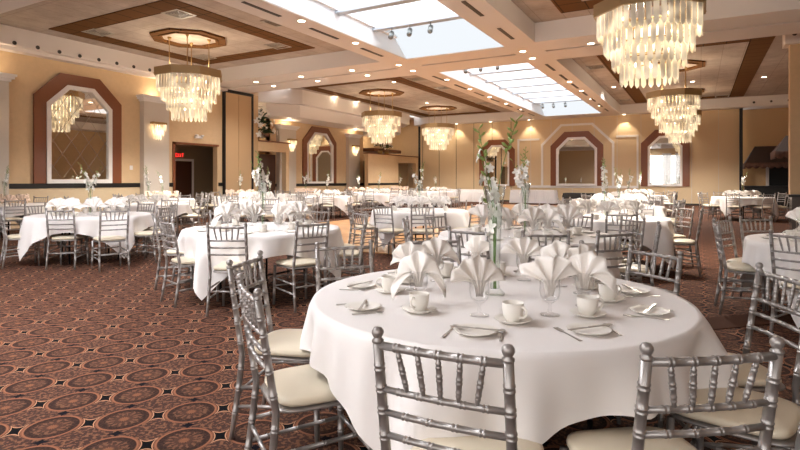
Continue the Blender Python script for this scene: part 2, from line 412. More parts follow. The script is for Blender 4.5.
# far wall: operable partition panels with printed mouldings
b = MB(); b.box(-16.5, 1.85, YF, YF+.2, 0, ZB)
struct('wall_far', b, 'farpanel')
x = -16.2
while x < 1.8:
    struct('floor_strip7', MB().box(x-.012, x+.012, YF-.012, YF, 0, ZB), 'vent' if x < -9 else 'pier'); x += 1.22
struct('floor_strip8', MB().box(-16.5, -16.38, YF-.06, YF, 0, ZB), 'black')
struct('baseboard_far', MB().box(-16.5, 1.85, YF-.02, YF, 0, .1), 'vent')
struct('floor_strip9', MB().box(1.78, 1.92, YF-.25, YF+.1, 0, ZB), 'black')
b = MB(); b.box(1.92, XR, YF+.6, YF+.8, 0, ZC)
struct('wall_far_right', b, 'panel')
# white mouldings on far wall
mpf = WF(YF)
b = MB()
b.box(-9.6, -8.35, YF-.03, YF, 3.72, 3.84); b.box(-9.7, -2.9, YF-.04, YF, .88, 1.02); b.box(-9.7, -9.58, YF-.03, YF, 1.02, 3.84); b.box(-4.05, -3.0, YF-.03, YF, 3.72, 3.84); b.box(-3.0, -2.9, YF-.03, YF, 1.0, 3.84)
b.ring(clip(-6.2, 4.1, .95, 4.62, 1.15), clip(-6.2, 3.86, .95, 4.5, 1.1), mpf, 0, .035)
struct('trim_20', b, 'moulding')
# right wing walls
struct('wall_right', MB().box(XR, XR+.2, YB, YF+1.2, 0, ZC), 'wallpaper')
b = MB(); b.box(2.12, XR, 17.5, 17.8, 2.6, ZB); b.box(2.12, 2.42, 17.5, 17.8, .93, 2.6)
struct('wall_right_pier', b, 'wallpaper')
struct('trim_21', MB().box(2.0, XR, 17.36, 17.94, ZB, ZC), 'white')
# back wall with windows behind the photographer
b = MB(); b.box(XL, XR, YB-.2, YB, 0, .7); b.box(XL, XR, YB-.2, YB, 4.2, ZC)
for a_, b_ in ((XL, -9.6), (-6.6, -5.9), (-2.9, -2.2), (.8, 1.5), (4.5, XR)): b.box(a_, b_, YB-.2, YB, .7, 4.2)
struct('wall_back', b, 'wallpaper')
for i, (a_, b_) in enumerate(((-9.6, -6.6), (-5.9, -2.9), (-2.2, .8), (1.5, 4.5))):
    g = MB(); g.ring([(a_, .7), (b_, .7), (b_, 4.2), (a_, 4.2)], [(a_+.08, .78), (b_-.08, .78), (b_-.08, 4.12), (a_+.08, 4.12)], lambda a, c, d: (a, d, c), YB-.15, YB-.05)
    for k in (1, 2): g.box(a_+k-.025, a_+k+.025, YB-.13, YB-.07, .78, 4.12)
    g.box(a_+.08, b_-.08, YB-.13, YB-.07, 2.9, 2.95); struct('trim_27', g, 'moulding')
    for q, (c0, c1) in enumerate(((a_-.15, a_+.75), (b_-.75, b_+.15))):
        g = MB(); n = 30; vs = []
        for z in (.05, 4.4):
            for k in range(n+1): vs.append((c0+(c1-c0)*k/n, YB+.12+.04*math.sin(k*1.9), z))
        g.add(vs, [(k, k+1, n+2+k, n+1+k) for k in range(n)], True)
        tag(g.build('curtain', 'skirt'), 'white curtain drawn to the %s side of back window %s' % (('left', 'right')[q], ('one', 'two', 'three', 'four')[i]), 'curtain', 'back window curtains')

# ------------------------------------------------------------------ mirrors
def wall_mirror(name, cx, w, z0, z1, c, mp, fr, wh, label, lattice=False, cr=None):
    o = empty(name, mp(cx, z0, 0))
    cr = c
    outer = clip(cx, w, z0, z1, cr); i1 = clip(cx, w-2*fr, z0, z1-fr, cr-fr*.42)
    i2 = clip(cx, w-2*fr-2*wh, z0+wh, z1-fr-wh, cr-fr*.42-wh*.42)
    inv = Vector(o.location)
    def mk(mb, nm, m):
        mb.v = [(p[0]-inv.x, p[1]-inv.y, p[2]-inv.z) for p in mb.v]; return mb.build(nm, m, o)
    mk(MB().ring(outer, i1, mp, 0, .07), 'brown_frame', 'mahogany')
    mk(MB().ring(i1, i2, mp, 0, .10), 'white_frame', 'moulding')
    mk(MB().prism(i2, mp, .0, .03), 'mirror_glass', 'mirror')
    if lattice:
        b = MB(); s = .52; m2 = .031
        # thin bevel lines of the diamond pattern
        hw = (w-2*fr-2*wh)/2
        for k in range(-3, 4):
            for sg in (-1, 1):
                p, q = [], []
                x0 = cx-hw; zc0 = (z0+z1)/2 + k*s*1.45
                pts = []
                for t in range(0, 41):
                    xx = x0+2*hw*t/40; zz = zc0+sg*(xx-cx)*1.45
                    if z0+wh+.02 < zz < z1-fr-wh-.02-max(0, abs(xx-cx)-(hw-.5)): pts.append((xx, zz))
                if len(pts) > 1:
                    a0, a1 = pts[0], pts[-1]
                    b.tube([mp(a0[0], a0[1], m2), mp(a1[0], a1[1], m2)], .006, 4)
        mk(b, 'bevel_lattice', 'steel')
    return tag(o, label, 'mirror', 'brown framed wall mirrors')
wall_mirror('wall_mirror', 9.4, 2.62, 1.24, 4.5, .72, WL(XL+.02), .33, .12, 'large brown framed clipped-corner mirror on the left wall', True)
wall_mirror('wall_mirror', 22.75, 2.85, 1.16, 4.15, .75, WL(XN+.01), .3, .10, 'brown framed mirror in the recess under the stepped soffit')
wall_mirror('wall_mirror', -11.0, 2.3, .98, 3.85, .62, WF(YF-.02), .34, .10, 'narrow brown framed mirror left of the far wall arch')
wall_mirror('wall_mirror', -6.2, 2.95, 1.0, 4.15, .8, WF(YF-.02), .33, .13, 'wide brown framed mirror centred in the white arch moulding')
wall_mirror('wall_mirror', -1.6, 2.35, 1.0, 4.05, .7, WF(YF-.02), .34, .11, 'brown framed mirror at the right end of the far wall')

# ------------------------------------------------------------------ wall piers and sconces
def pier(name, mp, a0, a1, zt, label):
    o = empty(name, mp((a0+a1)/2, 0, 0)); inv = Vector(o.location)
    def mk(mb, nm, m):
        mb.v = [(p[0]-inv.x, p[1]-inv.y, p[2]-inv.z) for p in mb.v]; return mb.build(nm, m, o)
    sq = lambda e, z0, z1: [(a0-e, z0), (a1+e, z0), (a1+e, z1), (a0-e, z1)]
    mk(MB().prism(sq(0, 0, zt-.2), mp, 0, .22), 'shaft', 'pier')
    c = MB(); c.prism(sq(.04, zt-.2, zt-.13), mp, 0, .26); c.prism(sq(.10, zt-.13, zt-.06), mp, 0, .32); c.prism(sq(.14, zt-.06, zt), mp, 0, .36)
    mk(c, 'capital', 'moulding'); mk(MB().prism(sq(.03, 0, .2), mp, 0, .25), 'plinth', 'moulding')
    return tag(o, label, 'pier', 'pale wall piers')
pier('wall_pier', WL(XL), 6.4, 7.4, 4.2, 'pale wall pier at the left edge beside the large mirror')
pier('wall_pier', WL(XL), 11.42, 12.4, 4.2, 'pale wall pier between the large left mirror and the doorway')
pier('wall_pier', WL(XN), 19.4, 20.6, 4.0, 'pale pier to the left of the recess mirror')
pier('wall_pier', WL(XN), 25.2, 26.3, 4.0, 'pale pier to the right of the recess mirror')
def bar(mb, x, y, zt, L, w, t, rot, pt=.055):   # one pointed flat glass bar
    ca, sa = math.cos(rot), math.sin(rot)
    P = lambda a, b, z: (x+a*ca-b*sa, y+a*sa+b*ca, z)
    h = w/2; zb = zt-L
    ps = [(-h, zt), (-h, zb+pt), (0, zb), (h, zb+pt), (h, zt)]
    vs = [P(a, -t/2, z) for a, z in ps] + [P(a, t/2, z) for a, z in ps]
    mb.add(vs, [(0,1,2,3,4), (9,8,7,6,5)] + [(i, 5+i, 5+(i+1) % 5, (i+1) % 5) for i in range(5)])
def sconce_proto():
    o = empty('wall_sconce')
    b = MB(); b.box(-.26, .26, 0, .2, -.07, 0); b.build('brass_bracket', 'brass', o)
    for k, (hw, z, L, dy) in enumerate(((.22, -.07, .24, .17), (.16, -.16, .30, .12), (.09, -.28, .34, .08))):
        b = MB(); n = int(hw*2/.07)+1
        for i in range(n): bar(b, -hw+2*hw*i/(n-1), dy, z, L, .055, .015, 0)
        b.build('glass_tier', 'sconceglass', o)
    MB().box(-.06, .06, .03, .07, -.4, -.1).build('bulb_tube', 'bulb', o)
    return Proto(o)
SC = sconce_proto()
for X, Y, z, lb in ((XL+.22, 11.91, 3.32, 'glowing glass bar sconce on the pier beside the large left mirror'), (XL+.22, 6.75, 3.32, 'glass bar sconce on the pier at the left edge'),
                (XN+.22, 20.2, 3.35, 'glass bar sconce on the pier left of the recess mirror'), (XN+.22, 25.75, 3.35, 'glass bar sconce on the pier right of the recess mirror')):
    SC.place((X, Y, z), -PI/2, lb, 'sconce', 'glass bar wall sconces')

# exit sign, alarm
o = empty('exit_sign', (XL-1.62, 14.25, 2.33)); MB().box(-.03, .03, -.22, .22, -.12, .12).build('sign_case', 'alcove', o)
def letters(word, h, w, m, parent, x, mir=1):
    strokes = {'E': [((0,0),(0,1)), ((0,0),(1,0)), ((0,.5),(.8,.5)), ((0,1),(1,1))], 'X': [((0,0),(1,1)), ((0,1),(1,0))], 'I': [((.5,0),(.5,1))], 'T': [((0,1),(1,1)), ((.5,0),(.5,1))]}
    b = MB(); n = len(word)
    for i, ch in enumerate(word):
        for (p, q) in strokes[ch]:
            f = lambda s: (x, (i-(n-1)/2)*w*1.45+(s[0]-.5)*w, (s[1]-.5)*h)
            b.tube([f(p), f(q)], .011, 4)
    return b.build('lettering', m, parent)
letters('EXIT', .13, .07, 'exit', o, .035)
tag(o, 'red lettered EXIT sign above the dark door in the alcove', 'sign')
o = empty('emergency_light', (XL+.02, 13.8, 2.95)); MB().box(0, .08, -.16, .16, -.04, .05).build('case', 'moulding', o)
for s in (-1, 1): MB().lathe([(.0, -.04), (.05, -.03), (.06, .03), (0, .03)], 12, (.1, s*.13, .06)).build('lamp_head', 'moulding', o)
tag(o, 'small twin-headed emergency light above the left doorway', 'emergency light')
tag(MB().box(-.01, .012, -.05, .05, -.07, .07).build('wall_switch', 'moulding', None, (XL+.01, 11.1, 1.75)), 'small white wall plate between large mirror and pier', 'switch')

# ------------------------------------------------------------------ chairs
def bamboo(p0, p1, r, rings, seg=8, rr=1.32, tap=0):
    p0, p1 = Vector(p0), Vector(p1); L = (p1-p0).length; path = [(0, r)]
    for t in sorted(rings):
        for o_ in (-.006, .006):
            c = t*L+o_
            path += [(c-.0035, r), (c-.002, r*rr), (c+.002, r*rr), (c+.0035, r)]
    path.append((L, r)); dv = (p1-p0).normalized()
    return [p0+dv*a for a, _ in path], [q*(1-tap+tap*math.sin(PI*min(1, max(0, a/L)))**.7) if 0 < a < L else q*(1-tap) for a, q in path]
SW = .186
def back_pt(s, z):     # centre line of a back post
    if z < .44: y = -.215-.055*((.44-z)/.44)**1.3
    else: y = -.215-.075*((z-.44)/.48)
    return Vector((s*(SW + (.0 if z > .44 else .012*(.44-z)/.44)), y, z))
def cushion(b, z0, z1, wf, wb, y0, y1, n=28, dome=.012, seg=5):
    rings = []
    prof = [(.86, z0), (.97, z0+.004), (1.0, z0+.4*(z1-z0)), (.985, z0+.75*(z1-z0)), (.93, z1-.004), (.8, z1+dome*.4), (.5, z1+dome*.8), (.2, z1+dome)]
    vs = []
    for sc_, z in prof:
        for k in range(n):
            a = 2*PI*k/n; c, s = math.cos(a), math.sin(a)
            e = .42; X = math.copysign(abs(c)**e, c); Y = math.copysign(abs(s)**e, s)
            hw = wb+(wf-wb)*(Y+1)/2
            vs.append((X*hw*sc_, (y0+y1)/2 + Y*(y1-y0)/2*sc_ , z))
    m = len(prof)
    fs = [(i*n+k, i*n+(k+1) % n, (i+1)*n+(k+1) % n, (i+1)*n+k) for i in range(m-1) for k in range(n)]
    fs += [tuple(range(n-1, -1, -1)), tuple((m-1)*n+k for k in range(n))]
    b.add(vs, fs, True)
def chair_parts(seg=10, lite=False):
    out = []
    R = .0148
    for s in (-1, 1):
        b = MB(); zs = [0, .1, .2, .3, .4, .44, .5, .6, .7, .8, .885]
        if lite: pts = [back_pt(s, z) for z in (0, .25, .44, .885)]; b.tube(pts, [.011, R, R, R], seg)
        else:
            rings = [.14, .26, .37, .50, .60, .68, .745, .81]; zz = [(0, .0115)]
            allz = sorted([(z, 0) for z in zs[1:]] + [(z, 1) for z in rings])
            for z, k in allz:
                if k == 0:
                    if all(abs(z-r) > .014 for r in rings): zz.append((z, R if z > .2 else .0115+.003*z/.2))
                else:
                    for o_ in (-.007, .007):
                        zz += [(z+o_-.0035, R), (z+o_-.002, R*1.13), (z+o_+.002, R*1.13), (z+o_+.0035, R)]
            zz.sort(); b.tube([back_pt(s, z) for z, _ in zz], [r for _, r in zz], seg)
        t = back_pt(s, .885)
        b.lathe([(R, -.004), (R*1.15, .0), (R*1.15, .005), (R*.72, .010), (R*.95, .015), (R*1.18, .023), (R*1.13, .031), (R*.75, .039), (0.0, .042)], max(seg, 6), t)
        out.append(('back_post', b, 'silver'))
    def rail(z, r, n, dz=0, bow=.012):
        b = MB(); a0, a1 = back_pt(-1, z), back_pt(1, z); K = 12 if not lite else 4
        pts, rad = [], []
        ts = [i/K for i in range(K+1)]
        if not lite:
            ts = [0]
            for i in range(n):
                c = (i+1)/(n+1)
                for o_ in (-.016, .016):
                    ts += [c+o_-.010, c+o_-.006, c+o_+.006, c+o_+.010]
            ts.append(1)
        for i, t in enumerate(ts):
            p = a0.lerp(a1, t); p.y -= bow*4*t*(1-t); pts.append(p)
            rad.append(r if (lite or i in (0, len(ts)-1) or (i-1) % 4 in (0, 3)) else r*1.16)
        b.tube(pts, rad, seg); return b
    out.append(('top_rail', rail(.875, .0115, 5), 'silver'))
    for z in (.745, .675, .605): out.append(('back_rail', rail(z, .0095, 5 if z > .7 else 4), 'silver'))
    for i in range(5):
        t = (i+1)/6; t2 = .5+(t-.5)*.8
        def rp(z, t): p = back_pt(-1, z).lerp(back_pt(1, z), t); p.y -= .012*4*t*(1-t); return p
        b = MB(); p, q = rp(.745, t2), rp(.875, t)
        if lite: b.tube([p, q], .0065, max(4, seg-2))
        else:
            a, r = bamboo(p, q, .0084, (.22, .5, .78), seg, 1.14, .42); b.tube(a, r, seg)
        out.append(('spindle', b, 'silver'))
    for s in (-1, 1):
        b = MB()
        if lite: b.tube([(s*.195, .19, 0), (s*.19, .185, .42)], [.011, .0145], seg)
        else:
            a, r = bamboo((s*.198, .195, 0), (s*.19, .185, .425), .0145, (.3, .55, .8), seg, 1.13); r[0] = .011; b.tube(a, r, seg)
        out.append(('front_leg', b, 'silver'))
    b = MB(); cushion(b, .415, .437, .205, .19, -.215, .205, 24, 0); out.append(('seat_frame', b, 'silver'))
    b = MB(); cushion(b, .4385, .477, .207, .192, -.197, .215, 32, .014); out.append(('seat_cushion', b, 'cream'))
    def st(p, q):
        b = MB()
        if lite: b.tube([p, q], .0085, max(4, seg-2))
        else: a, r = bamboo(p, q, .009, (.2, .5, .8), seg-2, 1.16); b.tube(a, r, seg-2)
        out.append(('stretcher', b, 'silver'))
    for z in (.20, .30): st((-.195, .19, z), (.195, .19, z))
    for s in (-1, 1):
        for z in (.17, .27): st(back_pt(s, z), (s*.195, .19, z+.02))
    st(back_pt(-1, .24), back_pt(1, .24)); 
    return out
def chair_full():
    o = empty('banquet_chair')
    for n, b, m in chair_parts(): b.build(n, m, o)
    return Proto(o)
def chair_lite():
    b = MB(); mi = []
    for n, p, m in chair_parts(6, True):
        b.add(p.v, p.f, True); mi += [1 if m == 'cream' else 0]*len(p.f)
    o = b.build('banquet_chair', 'silver'); o.data.materials.append(M['cream']); o.data.polygons.foreach_set('material_index', mi)
    return Proto(o)
CH, CHL = chair_full(), chair_lite()

# ------------------------------------------------------------------ tables and cloths
ZT = .752; R0 = .915
def table_proto():
    o = empty('round_table')
    MB().lathe([(.86, .72), (R0-.01, .722), (R0, .73), (R0, .742), (R0-.01, .75), (0, .75)], 48).build('tabletop', 'brownwood', o)
    for k in range(4):
        a = PI/4+k*PI/2; b = MB(); c, s = math.cos(a), math.sin(a)
        b.tube([(c*.5, s*.5, 0), (c*.5, s*.5, .72)], .014, 8); b.build('leg', 'black', o)
    for k in (0, 2):
        b = MB(); c, s = math.cos(PI/4+k*PI/2), math.sin(PI/4+k*PI/2); c2, s2 = math.cos(PI/4+(k+1)*PI/2), math.sin(PI/4+(k+1)*PI/2)
        for z in (.25, .7): MB().tube([(c*.5, s*.5, z), (c2*.5, s2*.5, z)], .01, 8).build('leg_brace', 'black', o)
    return Proto(o)
TB = table_proto()
CLOTH_T = ZT+.004
def cloth_mesh(seed, seg=200, nz=14, half=1.115, caps=None):
    r_ = random.Random(seed); b = MB(); vs = []; fs = []
    ph = [r_.uniform(0, 6.28) for _ in range(5)]
    prof = [(.0, 0), (.45, 0), (.8, 0), (.9, 0)]
    RR = R0+.004
    for i in range(3):
        rr = (.001, .5, .9)[i]
        for k in range(seg):
            a = 2*PI*k/seg; vs.append((rr*math.cos(a), rr*math.sin(a), CLOTH_T))
    rows = 3
    for j in range(nz+1):
        t = j/nz
        for k in range(seg):
            a = 2*PI*k/seg
            L = min(half/max(abs(math.cos(a)), 1e-6), half/max(abs(math.sin(a)), 1e-6)) - R0
            L = min(L, .66)
            dl = (a-PI/4) % (PI/2); dl = min(dl, PI/2-dl)         # angle from the nearest corner
            if caps: q = int(((a) % (2*PI))/(PI/2)) % 4; L = min(L, caps[q]) if caps[q] > .3 else .22 + (min(L, .34)-.22)*.5
            L = L*.96+.02
            ssm = 0.012*(1-(1-t)**2) if t < 1 else .012
            fold = .06*math.exp(-(dl/.16)**2) - .035*math.exp(-((dl-.36)/.13)**2) + 0.022*math.sin(9*a+ph[0]) + .02*math.sin(17*a+ph[1]) + .009*math.sin(29*a+ph[2])
            w_ = (L*t)
            rad = RR + .012*min(1, w_/.03) + w_*.10 + fold*min(1, w_/.2)*1.2
            zz = CLOTH_T - w_ + (.004 if t == 0 else 0) - .004
            if t == 0: rad = RR; zz = CLOTH_T
            vs.append((rad*math.cos(a), rad*math.sin(a), max(zz, .02)))
    tot = 3+nz+1
    fs = [(i*seg+k, i*seg+(k+1) % seg, (i+1)*seg+(k+1) % seg, (i+1)*seg+k) for i in range(tot-1) for k in range(seg)]
    fs.append(tuple(range(seg-1, -1, -1)))
    b.add(vs, fs, True)
    return b
CLP = []
def place_cloth(loc, rz, seed, label, group, caps=None):
    o = cloth_mesh(seed, caps=caps).build('tablecloth', 'cloth', None, loc); o.rotation_euler = (0, 0, rz)
    return tag(o, label, 'tablecloth', group)
far_cloth = None
def place_far_cloth(loc, rz, label, group):
    global far_cloth
    if far_cloth is None: far_cloth = cloth_mesh(99, 96, 8).build('tablecloth', 'cloth'); o = far_cloth
    else: o = far_cloth.copy(); COL.objects.link(o)
    o.location = loc; o.rotation_euler = (0, 0, rz)
    return tag(o, label, 'tablecloth', group)

# ------------------------------------------------------------------ tableware
def one(name, mb, m): return Proto(mb.build(name, m))
b = MB(); b.lathe([(.0, .003), (.05, .0), (.055, .004), (.082, .013), (.0835, .015), (.081, .0158), (.055, .0085), (.05, .006), (0, .006)], 32)
PLATE = one('bread_plate', b, 'china')
b = MB(); b.lathe([(.0, .003), (.038, .0), (.042, .004), (.068, .014), (.0695, .016), (.067, .017), (.04, .0085), (.03, .006), (0, .006)], 28)
SAUCER = one('saucer', b, 'china')
def cup():
    b = MB(); b.lathe([(0, 0), (.024, 0), (.025, .005), (.033, .014), (.038, .035), (.0395, .062), (.041, .068), (.039, .068), (.037, .06), (.0355, .035), (.03, .015), (.0, .010)], 28)
    o = b.build('coffee_cup', 'china')
    h = MB(); h.tube([(.037, 0, .056), (.052, 0, .058), (.062, 0, .047), (.062, 0, .034), (.052, 0, .022), (.034, 0, .018)], .0042, 8); h.build('handle', 'china', o)
    return Proto(o)
CUP = cup()
b = MB(); b.lathe([(0, .0), (.036, .0), (.037, .003), (.012, .008), (.006, .014), (.008, .022), (.0055, .032), (.007, .044), (.02, .052), (.034, .066), (.0385, .09), (.037, .115), (.0385, .138), (.0372, .138), (.0357, .115), (.0368, .09), (.032, .068), (.018, .057), (0, .054)], 24)
GOB = one('water_goblet', b, 'glass')
def napkin_mesh(seed, folds=6, R=.135, spread=78, droop=.35, thick=True, per=5):
    r_ = random.Random(seed); b = MB(); vs = []; fs = []
    K = 9; n = folds*per*2 if thick else folds*2
    tri = lambda p: 1-4*abs((p % 1)-.5)
    k1, k2 = r_.uniform(-1, 1), r_.uniform(-1, 1)
    for i in range(n+1):
        w = i/n; a = math.radians(-spread + 2*spread*w)
        ph = w*folds; zig = tri(ph); soft = math.copysign(abs(zig)**.7, zig)
        Ri = R*(1 - .045*(1-zig) + .05*math.sin(w*5+seed) + .10*k1*(w-.5))
        for j in range(K+1):
            t = j/K
            if t < .3:      # gathered bundle in the glass
                q = t/.3; rad = .012+.014*q
                x = math.sin(a)*rad; z = .06+.06*q; y = soft*(.007+.005*q)
            else:
                q = (t-.3)/.7; rr = q*Ri
                x = math.sin(a)*(.026+rr*.92); z = .12+math.cos(a)*rr*.93 - droop*.07*abs(math.sin(a))**3*q*q
                y = soft*(.011+.008*q) + .035*k2*q*q*math.sin(a*1.3) + .03*q*math.sin(2*a+seed) + .02*q*q*math.cos(a)
            vs.append((x, y, z))
    for i in range(n):
        for j in range(K):
            fs.append((i*(K+1)+j, (i+1)*(K+1)+j, (i+1)*(K+1)+j+1, i*(K+1)+j+1))
    b.add(vs, fs, thick)
    if thick:
        me = bpy.data.meshes.new('t'); me.from_pydata(b.v, [], b.f); bm = bmesh.new(); bm.from_mesh(me)
        bmesh.ops.solidify(bm, geom=bm.faces[:], thickness=.0022)
        bm.verts.ensure_lookup_table(); bm.faces.ensure_lookup_table()
        b2 = MB(); b2.add([v.co[:] for v in bm.verts], [[v.index for v in f.verts] for f in bm.faces], True); bm.free(); return b2
    return b
NAPS = [one('fan_napkin', napkin_mesh(s, n, R, sp, dr), 'napkin') for s, n, R, sp, dr in ((1, 5, .112, 70, .4), (2, 5, .116, 86, .9), (3, 5, .110, 98, 1.4), (4, 4, .120, 62, .3), (5, 5, .112, 78, .6))]
NAPB = one('fan_napkin', napkin_mesh(11, 5, .13, 78, .5, per=2), 'blush')
NAPW = [one('fan_napkin', napkin_mesh(s, 5, .13, 72+8*s, .5, per=2), 'napkin') for s in (1, 2)]
# cutlery
def flat(outline, z=.002, t=.0018, bend=None):
    b = MB(); n = len(outline); f = bend or (lambda y: 0)
    vs = [(x, y, z+f(y)) for x, y in outline] + [(x, y, z+t+f(y)) for x, y in outline]
    b.add(vs, [tuple(range(n)), tuple(range(2*n-1, n-1, -1))] + [(i, n+i, n+(i+1) % n, (i+1) % n) for i in range(n)]); return b
def fork():
    o = empty('dinner_fork')
    flat([(-.006, -.09), (.006, -.09), (.0025, .0), (.0035, .03), (.011, .045), (.011, .05), (-.011, .05), (-.011, .045), (-.0035, .03), (-.0025, 0)]).build('handle', 'steel', o)
    for k in range(4): flat([(-.0105+k*.0058, .049), (-.007+k*.0058, .049), (-.0075+k*.0058, .09), (-.0098+k*.0058, .09)]).build('tine', 'steel', o)
    return Proto(o)
def knife():
    o = empty('table_knife')
    flat([(-.006, -.11), (.006, -.11), (.004, .0), (-.004, 0)], t=.004).build('handle', 'steel', o)
    flat([(-.004, 0), (.004, 0), (.009, .02), (.009, .08), (.002, .10), (-.005, .09)]).build('blade', 'steel', o)
    return Proto(o)
def spoon():
    o = empty('teaspoon')
    flat([(-.005, -.075), (.005, -.075), (.002, .03), (-.002, .03)]).build('handle', 'steel', o)
    b = MB(); b.lathe([(0, -.004), (.006, -.003), (.011, .0), (.0125, .003), (.011, .0025), (.006, .0), (0, -.001)], 16, (0, .048, .006), 1, 1.6); b.build('bowl', 'steel', o)
    return Proto(o)
FORK, KNIFE, SPOON = fork(), knife(), spoon()

# ------------------------------------------------------------------ vases and flowers
def vase_mesh(H=.55, r0=.05, r1=.035, r2=.052, wall=.003):
    b = MB(); pr = [(0, 0), (r0, 0), (r0, .008), (r1*.7, .03), (r1*.6, .1*H), (r1*.8, .5*H), (r1, .8*H), (r2, H)]
    inn = [(max(r-wall, .0), z) for r, z in pr[::-1]]; inn = [p for p in inn if p[1] > .02] + [(0, .03)]
    b.lathe(pr+inn, 24); return b
M['vaseglass'] = clear_glass('vase_glass', 'FBFDFC', 2.4)
VASE = one('tall_vase', vase_mesh(r1=.038, r2=.056), 'vaseglass')
def petal(b, c, ax, up, L, W):
    ax, up = Vector(ax).normalized(), Vector(up).normalized(); sd = ax.cross(up).normalized(); c = Vector(c)
    pts = []
    for t, w, h in ((0, .15, 0), (.3, .8, .1), (.65, 1, .12), (.9, .6, .03), (1, .1, -.03)):
        for s in (-1, 0, 1): pts.append(c+ax*L*t+sd*W*w*s*.5+up*L*(h-(.12 if s == 0 else 0)))
    b.add(pts, [(i*3+j, i*3+j+1, i*3+j+4, i*3+j+3) for i in range(4) for j in range(2)], True)
def blossom(b, c, n, S, r_):
    n = Vector(n).normalized(); t = n.cross(Vector((.3, .2, 1))).normalized(); q = n.cross(t)
    for k in range(5):
        a = 2*PI*k/5+r_.uniform(-.2, .2); d = t*math.cos(a)+q*math.sin(a)
        petal(b, c, d+n*.25, n, S*r_.uniform(.85, 1.1), S*.62)
    b.lathe([(0, -.004), (.006, 0), (.004, .008), (0, .01)], 6, c)
def flower_stem(seed, H, lean, az, nb, nbud, S=.032, simple=False):
    r_ = random.Random(seed); pts = []
    N = 9
    for i in range(N+1):
        t = i/N; k = lean*(max(0, t-.35)**1.6)*H*1.5
        pts.append(Vector((math.cos(az)*k + .006*math.sin(seed+i), math.sin(az)*k, .03+t*H)))
    s = MB(); s.tube(pts, [.0034-.0019*i/N for i in range(N+1)], 6)
    root = s.build('flower_spray', 'stem')
    def pos(t): f = t*N; i = min(int(f), N-1); return pts[i].lerp(pts[i+1], f-i)
    bl = MB()
    for k in range(nb):
        t = .50+.33*k/max(1, nb-1) if nb > 1 else .6
        a = r_.uniform(0, 2*PI); n = Vector((math.cos(a), math.sin(a), .25)); c = pos(t)+n*.022
        if simple: blossom(bl, c, n, S*1.2, r_)
        else:
            q = MB(); blossom(q, c, n, S*r_.uniform(.9, 1.25), r_); q.build('blossom', 'petal', root, fix=False)
    if simple and nb: bl.build('blossoms', 'petal', root, fix=False)
    for k in range(nbud):
        t = .80+.2*k/max(1, nbud-1); a = k*2.4+seed; c = pos(t)
        q = MB(); e = c+Vector((math.cos(a)*.022, math.sin(a)*.022, .018))
        q.tube([c, c.lerp(e, .5), e, e+(e-c)*.5], [.0015, .005*(1.3-.6*k/nbud), .0075*(1.3-.6*k/nbud), .001], 6); q.build('bud', 'bud', root)
    return Proto(root)
SPR = [flower_stem(3, .81, .13, TH+PI, 5, 10, .032), flower_stem(5, .86, .17, TH+.1, 1, 12, .03), flower_stem(8, .66, .14, TH+PI+.3, 6, 4, .036), flower_stem(9, .54, .16, TH+PI-.5, 6, 2, .036)]
SPRS = [flower_stem(20, .82, .26, 0.0, 8, 6, .04, True), flower_stem(22, .76, .26, 2.3, 9, 3, .04, True), flower_stem(23, .88, .12, 4.4, 5, 9, .038, True)]

